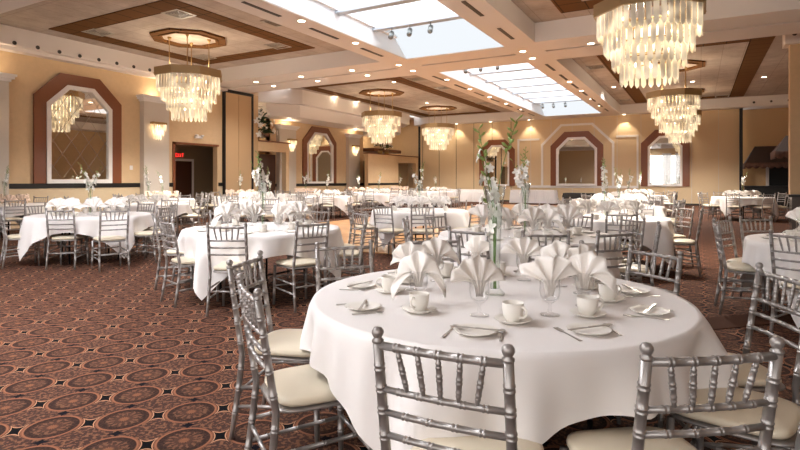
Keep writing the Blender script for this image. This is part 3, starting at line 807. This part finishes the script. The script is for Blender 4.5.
# ------------------------------------------------------------------ laying the tables
def clock(a, used):
    h = round(6 - a/30) % 12 or 12
    k = 0
    while h in used and k < 12: h = h % 12 + 1; k += 1
    used.add(h)
    return ['', 'one', 'two', 'three', 'four', 'five', 'six', 'seven', 'eight', 'nine', 'ten', 'eleven', 'twelve'][h]
def off(c, a, r):     # offset from table centre; a = 0 towards the camera, + to the right
    a = math.radians(a); return c + cw(-math.cos(a)*r, math.sin(a)*r)
def face(p, c): d = c-p; return math.atan2(-d.x, d.y)
def chair_at(mid, rz, proto, label, group):   # mid = point under the middle of the top rail
    d = Vector((-math.sin(rz), math.cos(rz), 0))
    return proto.place(mid + d*.28, rz, label, 'chair', group)
def table(key, c, chairs, level, corner=0, seed=1, vase=True, settings=None, blush=False, full=True, rb=1.31, skip=(), caps=None):
    c = Vector(c); c.z = 0
    TB.place(c, TH+corner, 'round folding banquet table, the %s' % key, 'table', 'round banquet tables')
    if level <= 2: place_cloth(c, corner, seed, 'white square cloth draped over the %s' % key, 'white tablecloths', caps)
    else: place_far_cloth(c, corner, 'white square cloth draped over the %s' % key, 'white tablecloths')
    used = set()
    lst = sorted(chairs, key=lambda q: q[0] if isinstance(q, tuple) else q)
    for q in lst:
        if isinstance(q, tuple): a, mid, rz = q
        else: a = q; mid = off(c, a, rb+rnd.uniform(-.04, .05)); rz = face(mid, c)+rnd.uniform(-.07, .07)
        hr = clock(a, used)
        if a in skip: continue
        chair_at(mid, rz, CH if full else CHL, 'silver cream-seated chair, %s o\'clock side of the %s' % (hr, key), 'silver chairs at the %s' % key)
    zt = CLOTH_T+.0015
    S = settings if settings is not None else [q[0] if isinstance(q, tuple) else q for q in lst]
    used = set()
    for n, a in enumerate(sorted(S)):
        hr = clock(a, used); g = ' at the %s' % key; at_ = ', %s o\'clock place of the %s' % (hr, key)
        jit = rnd.uniform(-3, 3)
        pp = off(c, a+jit, .72); cp = off(c, a+15+rnd.uniform(-2, 2), .54); gp = off(c, a+rnd.uniform(-4, 4), .45)
        pp.z = cp.z = gp.z = zt
        rz = face(pp, c)
        if level <= 2:
            PLATE.place(pp, rz, 'small white bread plate' + at_, 'plate', 'bread plates' + g)
            SAUCER.place(cp, rz, 'white saucer' + at_, 'saucer', 'saucers' + g, 1.1)
            CUP.place(cp+Vector((0, 0, .0065)), rz+rnd.uniform(-1.4, .2)-.2, 'white coffee cup' + at_, 'cup', 'coffee cups' + g, 1.12)
            sg = 1.04 if level == 1 else 1.32
            GOB.place(gp, rz, 'stemmed water goblet' + at_, 'goblet', 'water goblets' + g, sg*1.1)
            NAPS[(n*3+seed) % 5].place(gp+Vector((0, 0, .018)), TH+rnd.uniform(-.75, .75), 'white fan-folded napkin' + at_, 'napkin', 'fan napkins' + g, sg)
            if level == 1:
                rt = Vector((math.cos(rz), math.sin(rz), 0)); fw = Vector((-math.sin(rz), math.cos(rz), 0))
                FORK.place(pp-rt*.098+Vector((0, 0, .0)), rz+rnd.uniform(-.25, .25), 'steel fork' + at_, 'fork', 'forks' + g)
                KNIFE.place(pp+Vector((0, 0, .0158)), rz+PI/2-.25+rnd.uniform(-.3, .3), 'steel knife' + at_, 'knife', 'knives' + g)
                SPOON.place(pp+rt*.10-fw*.01, rz+rnd.uniform(-.35, .2), 'steel teaspoon' + at_, 'spoon', 'teaspoons' + g)
        elif level == 3:
            CUP.place(cp, rz, 'white coffee cup' + at_, 'cup', 'coffee cups' + g, 1.12)
            GOB.place(gp, rz, 'stemmed water goblet' + at_, 'goblet', 'water goblets' + g, 1.22)
            NAPW[n % 2].place(gp, TH+rnd.uniform(-.9, .9), 'white fan-folded napkin' + at_, 'napkin', 'fan napkins' + g, 1.22)
        else:
            (NAPB if blush else NAPW[n % 2]).place(gp-Vector((0, 0, .07)), rz+rnd.uniform(-.7, .7), ('peach' if blush else 'white') + ' fan-folded napkin' + at_, 'napkin', 'fan napkins' + g, 1.3)
    if vase and key != 'front table':
        v = c.copy(); v.z = zt
        VASE.place(v, 0, 'tall clear glass vase on the %s' % key, 'vase', 'tall glass vases')
        for k, nm in enumerate(('tall', 'short', 'upright') if level < 3 else ('tall', 'short')):
            SPRS[(k+seed) % 3].place(v+Vector((0, 0, .0)), rnd.uniform(0, 6), '%s blossom spray in the vase of the %s' % (nm, key), 'flower', 'flower sprays')
    return c

def ch_cam(a, d0, u0, d1, u1):      # chair from its two back posts, in camera distances
    p, q = cw(d0, u0), cw(d1, u1); m = (p+q)/2; e = q-p
    return m, math.atan2(e.y, e.x)
def cc2(c, a, mid): m = cw(*mid); return (a, m, face(m, c))
C1 = cw(2.72, .484)
def crn(a): return TH+math.radians(a+45)      # turn a cloth so that one corner hangs at angle a
def cc(a, d0, u0, d1, u1):
    m, ang = ch_cam(a, d0, u0, d1, u1); rz = ang
    d = Vector((-math.sin(rz), math.cos(rz), 0))
    if d.dot(C1-m) < 0: rz += PI
    return (a, m, rz)
t1_chairs = [cc(-16, 1.507, -.057, 1.35, .271), cc(14, 1.366, .651, 1.41, .973), cc(-65, 2.05, -.545, 2.36, -.70), cc(-100, 2.80, -.877, 3.11, -.824),
             cc(-136, 3.58, -.504, 3.67, -.25), -170, cc(149, 3.67, .91, 3.67, 1.22), cc(118, 3.47, 1.497, 3.12, 1.64), cc(80, 2.665, 1.80, 2.32, 1.78), 51]
T1CAPS = [.66, .66, .66, .25]
table('front table', C1, t1_chairs, 1, crn(-25), 3, caps=T1CAPS, settings=[-172, -140, -108, -63, -17, 21, 58, 91, 122, 152])
v = C1.copy(); v.z = CLOTH_T+.0015
VASE.place(v, 0, 'tall clear glass vase at the centre of the front table', 'vase', 'tall glass vases')
for k, (rz, lb) in enumerate(((0, 'tall green-budded spray leaning left in the front table vase'), (0, 'tallest green spray leaning right in the front table vase'),
                              (0, 'short spray thick with white blossoms in the front table vase'), (0, 'low white blossom spray drooping right in the front table vase'))):
    SPR[k].place(v, rz, lb, 'flower', 'flower sprays')
C2 = cw(5.75, 1.35); table('table directly behind the front table', C2, [-36, -6, 20, 66, 102, 138, 172, -135, -100], 2, .5, 5)
C3 = cw(8.3, 3.19); table('third table of the right-hand row', C3, [-50, -12, 55, 97, 140, 180, -140, -95], 3, .3, 8)
CB = cw(6.5, -1.67); table('big table at left centre', CB, [-1, 38, cc2(CB, -52, (5.72, -2.5)), -98, 88, 122, 158, -140], 2, crn(-20), 6, rb=1.27)
CL = cw(9.0, -5.23)
table('leftmost foreground table', CL, [cc2(CL, -8, (7.95, -5.07)), cc2(CL, 34, (7.85, -4.2)), cc2(CL, -60, (8.2, -6.15)), cc2(CL, 80, (8.8, -3.9)), 125, 165, -155, -110], 3, crn(56), 9)
CR = cw(4.95, 4.3)
table('table at the right edge', CR, [cc2(CR, -63, (4.33, 3.22)), -118, -146, -172], 2, .2, 12, vase=False, rb=1.2, settings=[-63, -118, -146, -172])
table('table at the dance floor edge', cw(10.3, .38), [0, -30, -77, 48, 95, 140, 180, -125], 3, .6, 4)
far = [('fourth table of the right-hand row', cw(12, 4.93), 0, 20), ('fifth table of the right-hand row', cw(16, 6.85), 10, 30), ('last table of the right-hand row', cw(20.5, 9.2), 5, 40),
       ('far right table by the awning', cw(18.2, 11.7), 0, 15),
       ('table left of the dance floor corner', Vector((-9.9, 10.6, 0)), 15, 10),
       ('first table of the middle left row', Vector((-11.8, 8.4, 0)), 0, 25), ('second table of the middle left row', Vector((-11.7, 12.0, 0)), 20, 5), ('third table of the middle left row', Vector((-11.8, 15.6, 0)), 10, 33),
       ('fourth table of the middle left row', Vector((-11.8, 19.2, 0)), 30, 11), ('fifth table of the middle left row', Vector((-11.8, 24.8, 0)), 12, 40)]
for i, (k, c, a0, cr) in enumerate(far):
    table(k, c, [a0-180+45*j for j in range(8)], 4 if i not in (0,) else 3, math.radians(cr), 30+i, full=False)
for i, (k, Y) in enumerate((('first', 6.5), ('second', 10.8), ('third', 14.0), ('fourth', 17.7), ('fifth', 21.7), ('last', 25.8))):
    table('%s table along the left wall' % k, Vector((-14.5, Y, 0)), [7*i-180+45*j for j in range(8)], 4, .3*i, 50+i, blush=True, full=False)

# ------------------------------------------------------------------ skirted buffet tables
def skirted(name, x0, x1, y0, y1, h, m, label, group=None):
    o = empty(name, ((x0+x1)/2, (y0+y1)/2, 0)); hx, hy = (x1-x0)/2, (y1-y0)/2
    MB().box(-hx, hx, -hy, hy, h-.03, h).build('tabletop', m, o)
    b = MB(); per = []
    def edge(p, q, nn):
        for i in range(nn): t = i/nn; per.append((p[0]+(q[0]-p[0])*t, p[1]+(q[1]-p[1])*t))
    nx, ny = int((x1-x0)/.05), int((y1-y0)/.05)
    edge((-hx, -hy), (hx, -hy), nx); edge((hx, -hy), (hx, hy), ny); edge((hx, hy), (-hx, hy), nx); edge((-hx, hy), (-hx, -hy), ny)
    n = len(per); vs = []
    for z, e in ((h-.03, .0), (h-.12, .03), (.02, .07)):
        for i, (x, y) in enumerate(per):
            k = 1+(e*(1.0 if i % 2 else .2))/max(hy, .3); vs.append((x*(1+e*(1 if i % 2 else .2)/hx), y*k, z))
    b.add(vs, [(j*n+i, j*n+(i+1) % n, (j+1)*n+(i+1) % n, (j+1)*n+i) for j in range(2) for i in range(n)])
    b.build('pleated_skirt', m, o)
    return tag(o, label, 'buffet table', group)
skirted('buffet_table', -9.6, -7.1, 30.3, 31.1, .76, 'skirt', 'white skirted buffet table left of the wide far wall mirror', 'skirted buffet tables')
skirted('buffet_table', -14.2, -11.2, 30.3, 31.1, .76, 'skirt', 'white skirted buffet table against the tan wall behind the far left chairs', 'skirted buffet tables')
skirted('buffet_table', -5.5, -3.4, 25.2, 26.0, .74, 'blackcloth', 'black skirted table under the wide far wall mirror', 'skirted buffet tables')

# ------------------------------------------------------------------ chandeliers
OCT = lambda r: [(r*math.cos(PI/8+k*PI/4), r*math.sin(PI/8+k*PI/4)) for k in range(8)]
def tier_bars(r, zt, L, w=.085, gap=.0):
    out = []; ps = OCT(r)
    for k in range(8):
        p, q = Vector(ps[k]), Vector(ps[(k+1) % 8]); e = q-p; n = max(2, int(e.length/(w*1.22))); an = math.atan2(e.y, e.x)
        for i in range(n): c = p+e*((i+.5)/n); out.append((c.x, c.y, zt, L, w, .02, an))
    return out
TIERS = [(.90, 4.30, .42), (.78, 4.02, .42), (.64, 3.74, .40), (.50, 3.48, .42)]
def chandelier(detail, center=None):
    o = empty('chandelier')
    R = .96
    b = MB(); b.ring(OCT(R), OCT(R-.05), lambda a, c, d: (a, c, d), 4.28, 4.5); b.build('octagonal_band', 'champagne', o)
    b = MB()
    b.ring(OCT(R-.04), OCT(R-.10), lambda a, c, d: (a, c, d), 4.29, 4.31)
    for r, z, L in TIERS[1:]: b.ring(OCT(r+.02), OCT(r-.02), lambda a, c, d: (a, c, d), z, z+.02)
    for k in range(8):
        a = k*PI/4; 
        for (r, z, L), (r2, z2, L2) in zip(TIERS, TIERS[1:]): b.tube([(r2*math.cos(a)*.92, r2*math.sin(a)*.92, z2+.01), (r*math.cos(a)*.92, r*math.sin(a)*.92, z+.01)], .006, 5)
    b.build('inner_frame', 'brass', o)
    for x, y in ((-.38, -.38), (.38, -.38), (-.38, .38), (.38, .38)):
        b = MB(); b.tube([(x, y, 4.3), (x, y, ZC)], .012, 8); b.lathe([(.012, -.10), (.05, -.03), (.06, 0)], 12, (x, y, ZC)); b.build('hanging_rod', 'brass', o)
    b = MB()
    for x in (-1, 1): b.tube([(x*.38, -.9, 4.33), (x*.38, .9, 4.33)], .008, 5); b.tube([(-.9, x*.38, 4.33), (.9, x*.38, 4.33)], .008, 5)
    b.build('cross_bar', 'brass', o)
    bars = [t for r, z, L in TIERS for t in [(*q, ) for q in tier_bars(r, z, L)]]
    if detail:
        cx, cy = -center.x, -center.y          # bars that face the photographer are parts of their own
        vis = sorted(bars, key=lambda t: -(t[0]*cx+t[1]*cy)/max(.01, math.hypot(t[0], t[1])))
        for t in vis[:100]: q = MB(); bar(q, *t); q.build('glass_bar', 'crystal', o)
        q = MB()
        for t in vis[100:]: bar(q, *t)
        e = q.build('glass_bars_behind', 'crystal', o); e['kind'] = 'stuff'
    else:
        for r, z, L in TIERS:
            q = MB()
            for t in tier_bars(r, z, L): bar(q, *t)
            q.build('glass_tier', 'crystal', o)
    for k, (r, z) in enumerate(((.70, 4.12), (.56, 3.86), (.40, 3.6), (.22, 3.42))):
        for j in range(6 if k < 2 else 4):
            a = j*2*PI/(6 if k < 2 else 4)+k*.5; q = MB(); q.lathe([(0, -.04), (.02, -.02), (.022, .01), (0, .045)], 8, (r*math.cos(a), r*math.sin(a), z)); q.build('bulb', 'bulb', o)
    return o
spots = [(-12.9, 10.5, 'chandelier of tiered glass bars near the large left mirror'), (-13.0, 21.4, 'chandelier in front of the stepped soffit on the left'), (-13.0, 27.6, 'farthest left chandelier before the tan far wall'),
         (-.78, 10.5, ''), (-.8, 21.6, 'chandelier just below the largest right one'), (-.78, 28.0, 'small far chandelier partly behind the right hanging one')]
cd = chandelier(True, Vector((-.78, 10.5, 0))); cd.location = (-.78, 10.5, 0); tag(cd, 'largest and nearest chandelier of pointed glass bars, top right', 'chandelier', 'glass bar chandeliers')
P2 = Proto(chandelier(False))
for x, y, lb in spots:
    if lb: P2.place((x, y, 0), 0, lb, 'chandelier', 'glass bar chandeliers')
    L = bpy.data.lights.new('chandelier_glow', 'POINT'); L.energy = 38; L.color = (1, .83, .62); L.shadow_soft_size = .15
    lo = bpy.data.objects.new('chandelier_glow', L); COL.objects.link(lo); lo.location = (x, y, 4.55)
    L = bpy.data.lights.new('chandelier_downlight', 'SPOT'); L.energy = 330; L.color = (1, .95, .87); L.shadow_soft_size = .22; L.spot_size = 2.9; L.spot_blend = .6
    lo = bpy.data.objects.new('chandelier_downlight', L); COL.objects.link(lo); lo.location = (x, y, 3.02)
    b = MB(); b.ring([(p[0]+x, p[1]+y) for p in OCT(1.08)], [(p[0]+x, p[1]+y) for p in OCT(.78)], lambda a, c, d: (a, c, d), ZC-.05, ZC+.01); b.ring([(p[0]+x, p[1]+y) for p in OCT(.86)], [(p[0]+x, p[1]+y) for p in OCT(.78)], lambda a, c, d: (a, c, d), ZC-.07, ZC-.05)
    struct('trim_22', b, 'strip')

# ------------------------------------------------------------------ ceiling fittings
def dl_proto():
    o = empty('recessed_downlight'); MB().lathe([(.08, .004), (.10, -.006), (.105, 0), (.08, .004)], 20).build('trim_ring', 'moulding', o)
    MB().lathe([(0, -.002), (.08, -.002), (.08, .002)], 20).build('lamp_face', 'lamp', o); return Proto(o)
DL = dl_proto()
dls = [(301.6, 21, 0, 'on the beam left of the near skylight, nearest'), (355.6, 43, 0, 'on the beam left of the near skylight, second'),
       (256, 82, 0, 'in front of the partition track, leftmost'), (301, 76.6, 0, 'in front of the partition track, second from left'), (352, 70.4, 0, 'in front of the partition track, third from left'),
       (398.6, 65, 0, 'in front of the track below the near skylight'), (273.6, 86, 0, 'behind the partition track, leftmost'), (317.6, 81, 0, 'behind the partition track, second from left'),
       (367.4, 75.4, 0, 'behind the partition track, third from left'), (413, 70.8, 0, 'behind the track at the corner of the far skylight'), (522.8, 51.4, 0, 'at the right corner of the near skylight'),
       (532.4, 58.4, 0, 'at the near right corner of the far skylight'), (591, 43.6, 0, 'on the cross beam beside the largest chandelier'),
       (446.8, 79.6, 0, 'left of the far skylight, nearest'), (470, 89, 0, 'left of the far skylight, second'), (489.6, 97, 0, 'left of the far skylight, third'), (506, 103.6, 0, 'left of the far skylight, fourth'), (520, 109.6, 0, 'left of the far skylight, last'),
       (569.4, 81.8, 0, 'right of the far skylight, nearest'), (581.4, 90.8, 0, 'right of the far skylight, second'), (591.4, 99, 0, 'right of the far skylight, third'), (599.8, 105.6, 0, 'right of the far skylight, last'),
       (613.8, 87, 1, 'in the tiles left of the hanging right chandelier'), (692.4, 81.6, 1, 'in the tiles between the right brown strips'), (764, 77, 1, 'in the tiles right of the brown strip at far right'),
       (427, 103, 1, 'in the tiles above the farthest left chandelier'), (394, 82, 1, 'in the tiles behind the left rear ring')]
for px, py, k, lb in dls:
    p = at(px, py, ZC if k else ZB); p.z = (ZC if k else ZB)-.003
    DL.place(p, 0, 'lit recessed downlight %s' % lb, 'downlight', 'recessed downlights')
    L = bpy.data.lights.new('downlight_beam', 'SPOT'); L.energy = 85; L.color = (1, .97, .93); L.spot_size = 2.5; L.spot_blend = .8; L.shadow_soft_size = .08
    lo = bpy.data.objects.new('downlight_beam', L); COL.objects.link(lo); lo.location = (p.x, p.y, p.z-.03)
for x, lb in ((-14.8, 'at the far left over the tan wall'), (-13.6, 'second from left over the far tan wall'), (-11.3, 'above the narrow far mirror'), (-8.9, 'left of the white arch moulding'), (-3.6, 'right of the white arch moulding'), (-1.1, 'over the right far mirror')):
    DL.place((x, 31.35+.3, ZB-.003), 0, 'lit recessed downlight %s' % lb, 'downlight', 'recessed downlights')
    L = bpy.data.lights.new('wall_washer', 'SPOT'); L.energy = 50; L.color = (1, .84, .62); L.spot_size = 1.5; L.spot_blend = .5; L.shadow_soft_size = .05
    lo = bpy.data.objects.new('wall_washer', L); COL.objects.link(lo); lo.location = (x, 31.62, ZB-.03); lo.rotation_euler = (.12, 0, 0)
# linear air slots
SLOT = one('linear_air_slot', MB().box(-.045, .045, 0, 1.1, -.012, .0), 'vent')
words = ['first', 'second', 'third', 'fourth', 'fifth', 'sixth', 'seventh', 'eighth', 'ninth', 'tenth']
for X, side in ((-8.05, 'left'), (-4.15, 'right')):
    for i, y in enumerate((7.85, 10.0, 12.2, 16.7, 18.6, 20.6, 22.6, 24.6, 26.6, 28.6)):
        SLOT.place((X, y, ZB-.001), 0, 'dark linear air slot in the beam %s of the skylights, %s from the front' % (side, words[i]), 'air slot', 'linear air slots')
def grille():
    o = empty('air_grille'); MB().ring([(-.3, -.3), (.3, -.3), (.3, .3), (-.3, .3)], [(-.24, -.24), (.24, -.24), (.24, .24), (-.24, .24)], lambda a, c, d: (a, c, d), -.02, 0).build('frame', 'ventwhite', o)
    MB().box(-.24, .24, -.24, .24, -.006, 0).build('duct_face', 'vent', o)
    for k in range(4):
        s = .05+.05*k; MB().ring([(-s, -s), (s, -s), (s, s), (-s, s)], [(-s+.015, -s+.015), (s-.015, -s+.015), (s-.015, s-.015), (-s+.015, s-.015)], lambda a, c, d: (a, c, d), -.018, -.006).build('vane', 'ventwhite', o)
    return Proto(o)
GR = grille()
for px, py, lb in ((98, 32, 'inside the near left corner of the left brown frame'), (179, 13.5, 'above the left chandelier ring at the top'), (204, 57, 'below the left chandelier ring'), (278, 45.5, 'inside the right corner of the left brown frame'),
                   (277, 22, 'between the left brown frame and the beam'), (417, 79, 'near the front of the far left coffer'), (442, 88, 'beside the farthest left brown strip'), (482, 103, 'beside the corner of the far left strip'),
                   (596, 67, 'left of the largest chandelier'), (625, 100, 'near the far end of the right coffer'), (722, 96, 'between the right strips at the far end')):
    p = at(px, py, ZC); p.z = ZC-.001; GR.place(p, 0, 'square ceiling air grille %s' % lb, 'grille', 'ceiling air grilles')
NZ = one('round_nozzle', MB().lathe([(.05, 0), (.055, .012), (.04, .012), (.035, .004), (0, .004)], 16), 'vent')
for i in range(11):
    o = NZ.place((XL+.521, 7.39+.575*(i-1), ZB+.06), 0, 'small dark round nozzle in the left wall crown, %s from the left' % (words+['eleventh'])[i], 'nozzle', 'round nozzles in the crown'); o.rotation_euler = (0, PI/2, 0)
for i in range(3):
    o = NZ.place((2.35+.7*i, 31.295, ZB+.2), 0, 'small dark round nozzle in the far right crown, %s from the left' % words[i], 'nozzle', 'round nozzles in the crown'); o.rotation_euler = (PI/2, 0, 0)
o = NZ.place((2.2, 17.355, ZB+.25), 0, 'small dark round nozzle at the top of the right pier', 'nozzle', 'round nozzles in the crown'); o.rotation_euler = (PI/2, 0, 0)
def trk():
    o = empty('track_spotlight'); MB().tube([(0, 0, 0), (0, 0, -.12)], .012, 6).build('stem', 'track', o)
    MB().tube([(-.02, .05, -.10), (.03, -.10, -.26)], .065, 12).build('spotlight_head', 'track', o); return Proto(o)
TRK = trk()
for i, x in enumerate((-7.1, -6.55, -5.95)):
    TRK.place((x, 12.2, ZC-.10), 0, 'grey track spotlight under the last rafter of the near skylight, %s from left' % words[i], 'spotlight', 'track spotlights')
    TRK.place((x, 17.36, ZC-.10), 0, 'dark track spotlight at the near end of the far skylight, %s from left' % words[i], 'spotlight', 'track spotlights')
    TRK.place((x, 27.85, ZC-.10), 0, 'small track spotlight at the far end of the far skylight, %s from left' % words[i], 'spotlight', 'track spotlights')

# ------------------------------------------------------------------ niche plants
def niche_plant(loc, label, S=1.0, n=46, seed=1):
    r_ = random.Random(seed); o = empty('flower_arrangement', loc)
    MB().lathe([(0, 0), (.12, 0), (.16, .12), (.13, .2), (0, .2)], 12).build('pot', 'brass', o)
    lf, fl = MB(), MB()
    for i in range(n):
        a = r_.uniform(0, 2*PI); e = r_.uniform(-.3, 1.4); L = r_.uniform(.25, .6)*S; c = Vector((0, 0, .25+.35*S*r_.random()))
        d = Vector((math.cos(a)*math.cos(e), math.sin(a)*math.cos(e), math.sin(e)))
        lf.tube([c, c+d*L*.6], .004, 4); petal(lf, c+d*L*.4, d, (0, 0, 1), L*.5, .07*S)
        if i % 2: blossom(fl, c+d*L, d, .085*S, r_)
    f = lf.build('foliage', 'leaf', o, fix=False); fl.build('blossoms', 'petal', o, fix=False)
    return tag(o, label, 'flower arrangement', 'flower arrangements on the low walls')
struct('trim_23', MB().box(-18.4, -17.2, 16.9, 18.4, 3.3, 3.5), 'brownwood')
niche_plant((-17.0, 17.35, 3.06), 'white flower and leaf arrangement in the niche left of the stepped soffit', 1.6, 130, 1)
niche_plant((-16.75, 27.4, 2.91), 'leafy arrangement on the low wall behind the middle left chandelier', 1.1, 30, 2)
niche_plant((-17.0, 28.6, 2.91), 'dark leafy arrangement near the far left corner niche', 1.0, 30, 3)
struct('trim_24', MB().box(-18.6, -17.3, 27.6, 31.0, 3.1, 3.3), 'brownwood')
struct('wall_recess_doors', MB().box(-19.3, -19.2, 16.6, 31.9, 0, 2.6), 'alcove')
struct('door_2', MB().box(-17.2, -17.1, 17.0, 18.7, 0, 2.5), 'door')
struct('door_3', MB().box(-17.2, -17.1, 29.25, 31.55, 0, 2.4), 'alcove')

# ------------------------------------------------------------------ right wing: awnings, bar, counter
def awning(x0, x1, yb, depth, zt, zb, label, val='valance'):
    o = empty('awning', ((x0+x1)/2, yb, 0)); hx = (x1-x0)/2
    b = MB()
    vs = [(-hx+.5, 0, zt), (hx, 0, zt), (-hx, -depth, zb), (hx, -depth, zb), (-hx, 0, zb)]
    b.add(vs+[(p[0], p[1]+.02, p[2]-.03) for p in vs], [(0, 1, 3, 2), (0, 2, 4), (5, 7, 8, 6), (5, 9, 7), (2, 3, 8, 7), (4, 2, 7, 9), (0, 5, 6, 1)])
    b.build('canopy', 'awning', o)
    b = MB(); n = int(2*hx/.3)+1
    def scal(p, q, n):
        p, q = Vector(p), Vector(q)
        for i in range(n):
            vs = []; K = 6
            for j in range(K+1):
                t = (i+j/K)/n; c = p.lerp(q, t); dz = -.20-.09*math.sin(PI*j/K); off_ = .02*math.sin(2*PI*j/K*2)
                vs += [(c.x+off_, c.y-.012+off_, c.z), (c.x+off_, c.y-.012+off_, c.z+dz), (c.x, c.y+.012, c.z), (c.x, c.y+.012, c.z+dz)]
            fs = []
            for j in range(K):
                a = j*4; fs += [(a, a+1, a+5, a+4), (a+2, a+6, a+7, a+3), (a+1, a+3, a+7, a+5), (a, a+4, a+6, a+2)]
            b.add(vs, fs, True)
    scal((-hx, -depth, zb+.03), (hx, -depth, zb+.03), n); scal((-hx, 0, zb+.03), (-hx, -depth, zb+.03), max(2, int(depth/.3)))
    b.build('valance', val, o)
    return tag(o, label, 'awning', 'scalloped brown awnings')
awning(1.98, 6.4, YF+.58, 1.6, 3.05, 2.15, 'dark brown awning with scalloped valance above the far right buffet')
awning(2.5, 6.4, 25.9, 1.5, 3.1, 2.4, 'brown scalloped awning corner just left of the right pier')
awning(2.55, 6.4, 17.45, 1.3, 2.6, 2.28, 'brown scalloped awning at the right edge in front of the pier')
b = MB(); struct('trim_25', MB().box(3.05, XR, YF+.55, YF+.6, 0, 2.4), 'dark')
struct('trim_26', MB().box(2.95, 3.07, YF+.45, YF+.6, 0, 2.4), 'white')
o = empty('buffet_counter', (4.2, 31.2, 0)); MB().box(-2.25, 2.3, -.3, .3, 0, 1.0).build('base', 'dark', o); MB().box(-2.3, 2.35, -.36, .36, 1.0, 1.06).build('countertop', 'rail', o)
tag(o, 'long black buffet counter under the far right awning', 'counter')
o = empty('stone_counter', (4.3, 17.3, 0)); MB().box(-2.2, 2.25, -.3, .15, 0, .90).build('base', 'granite', o); MB().box(-2.28, 2.28, -.38, .2, .90, .96).build('countertop', 'rail', o)
tag(o, 'polished grey stone half-height counter at the foot of the right pier', 'counter')

# ------------------------------------------------------------------ lights and world
def area(name, loc, rot, sx, sy, e, c=(1, 1, 1)):
    L = bpy.data.lights.new(name, 'AREA'); L.shape = 'RECTANGLE'; L.size = sx; L.size_y = sy; L.energy = e; L.color = c
    o = bpy.data.objects.new(name, L); COL.objects.link(o); o.location = loc; o.rotation_euler = rot; return o
for X, Y, z in ((XL+.3, 6.9, 4.25), (XL+.3, 11.9, 4.25), (XN+.3, 20.0, 4.05), (XN+.3, 25.75, 4.05)):
    L = bpy.data.lights.new('cove_uplight', 'POINT'); L.energy = 6; L.color = (1, .82, .58); L.shadow_soft_size = .08
    o = bpy.data.objects.new('cove_uplight', L); COL.objects.link(o); o.location = (X, Y, z)
for X, Y, z, e in ((-18.2, 17.6, 4.0, 18), (-18.2, 29.6, 4.0, 22), (-15.62, 21.4, ZC-.05, 2.5), (-15.62, 23.3, ZC-.05, 2.5)):
    L = bpy.data.lights.new('niche_lamp', 'POINT'); L.energy = e; L.color = (1, .84, .6); L.shadow_soft_size = .06
    o = bpy.data.objects.new('niche_lamp', L); COL.objects.link(o); o.location = (X, Y, z)
area('window_daylight', (-2.5, YB+.1, 2.5), (PI/2, 0, 0), 14, 3.3, 230, (1, .98, .96))
wd = bpy.data.worlds.new('daylight'); sc.world = wd; wd.use_nodes = True
bg = wd.node_tree.nodes['Background']; bg.inputs[0].default_value = (.92, .96, 1, 1); bg.inputs[1].default_value = 1.0

cam = bpy.data.cameras.new('camera'); co = bpy.data.objects.new('camera', cam); COL.objects.link(co)
cam.sensor_width = 36; cam.lens = 36*F/800; cam.shift_y = -45/800
co.location = (0, 0, HC); co.rotation_euler = (PI/2, 0, TH); cam.clip_start = .05; cam.clip_end = 200
sc.camera = co
sc.view_settings.view_transform = 'Standard'; sc.view_settings.look = 'None'; sc.view_settings.gamma = 1; sc.view_settings.exposure = 1.08
sc.view_settings.use_curve_mapping = False
sc.cycles.max_bounces = 8; sc.cycles.transparent_max_bounces = 24; sc.cycles.use_denoising = True
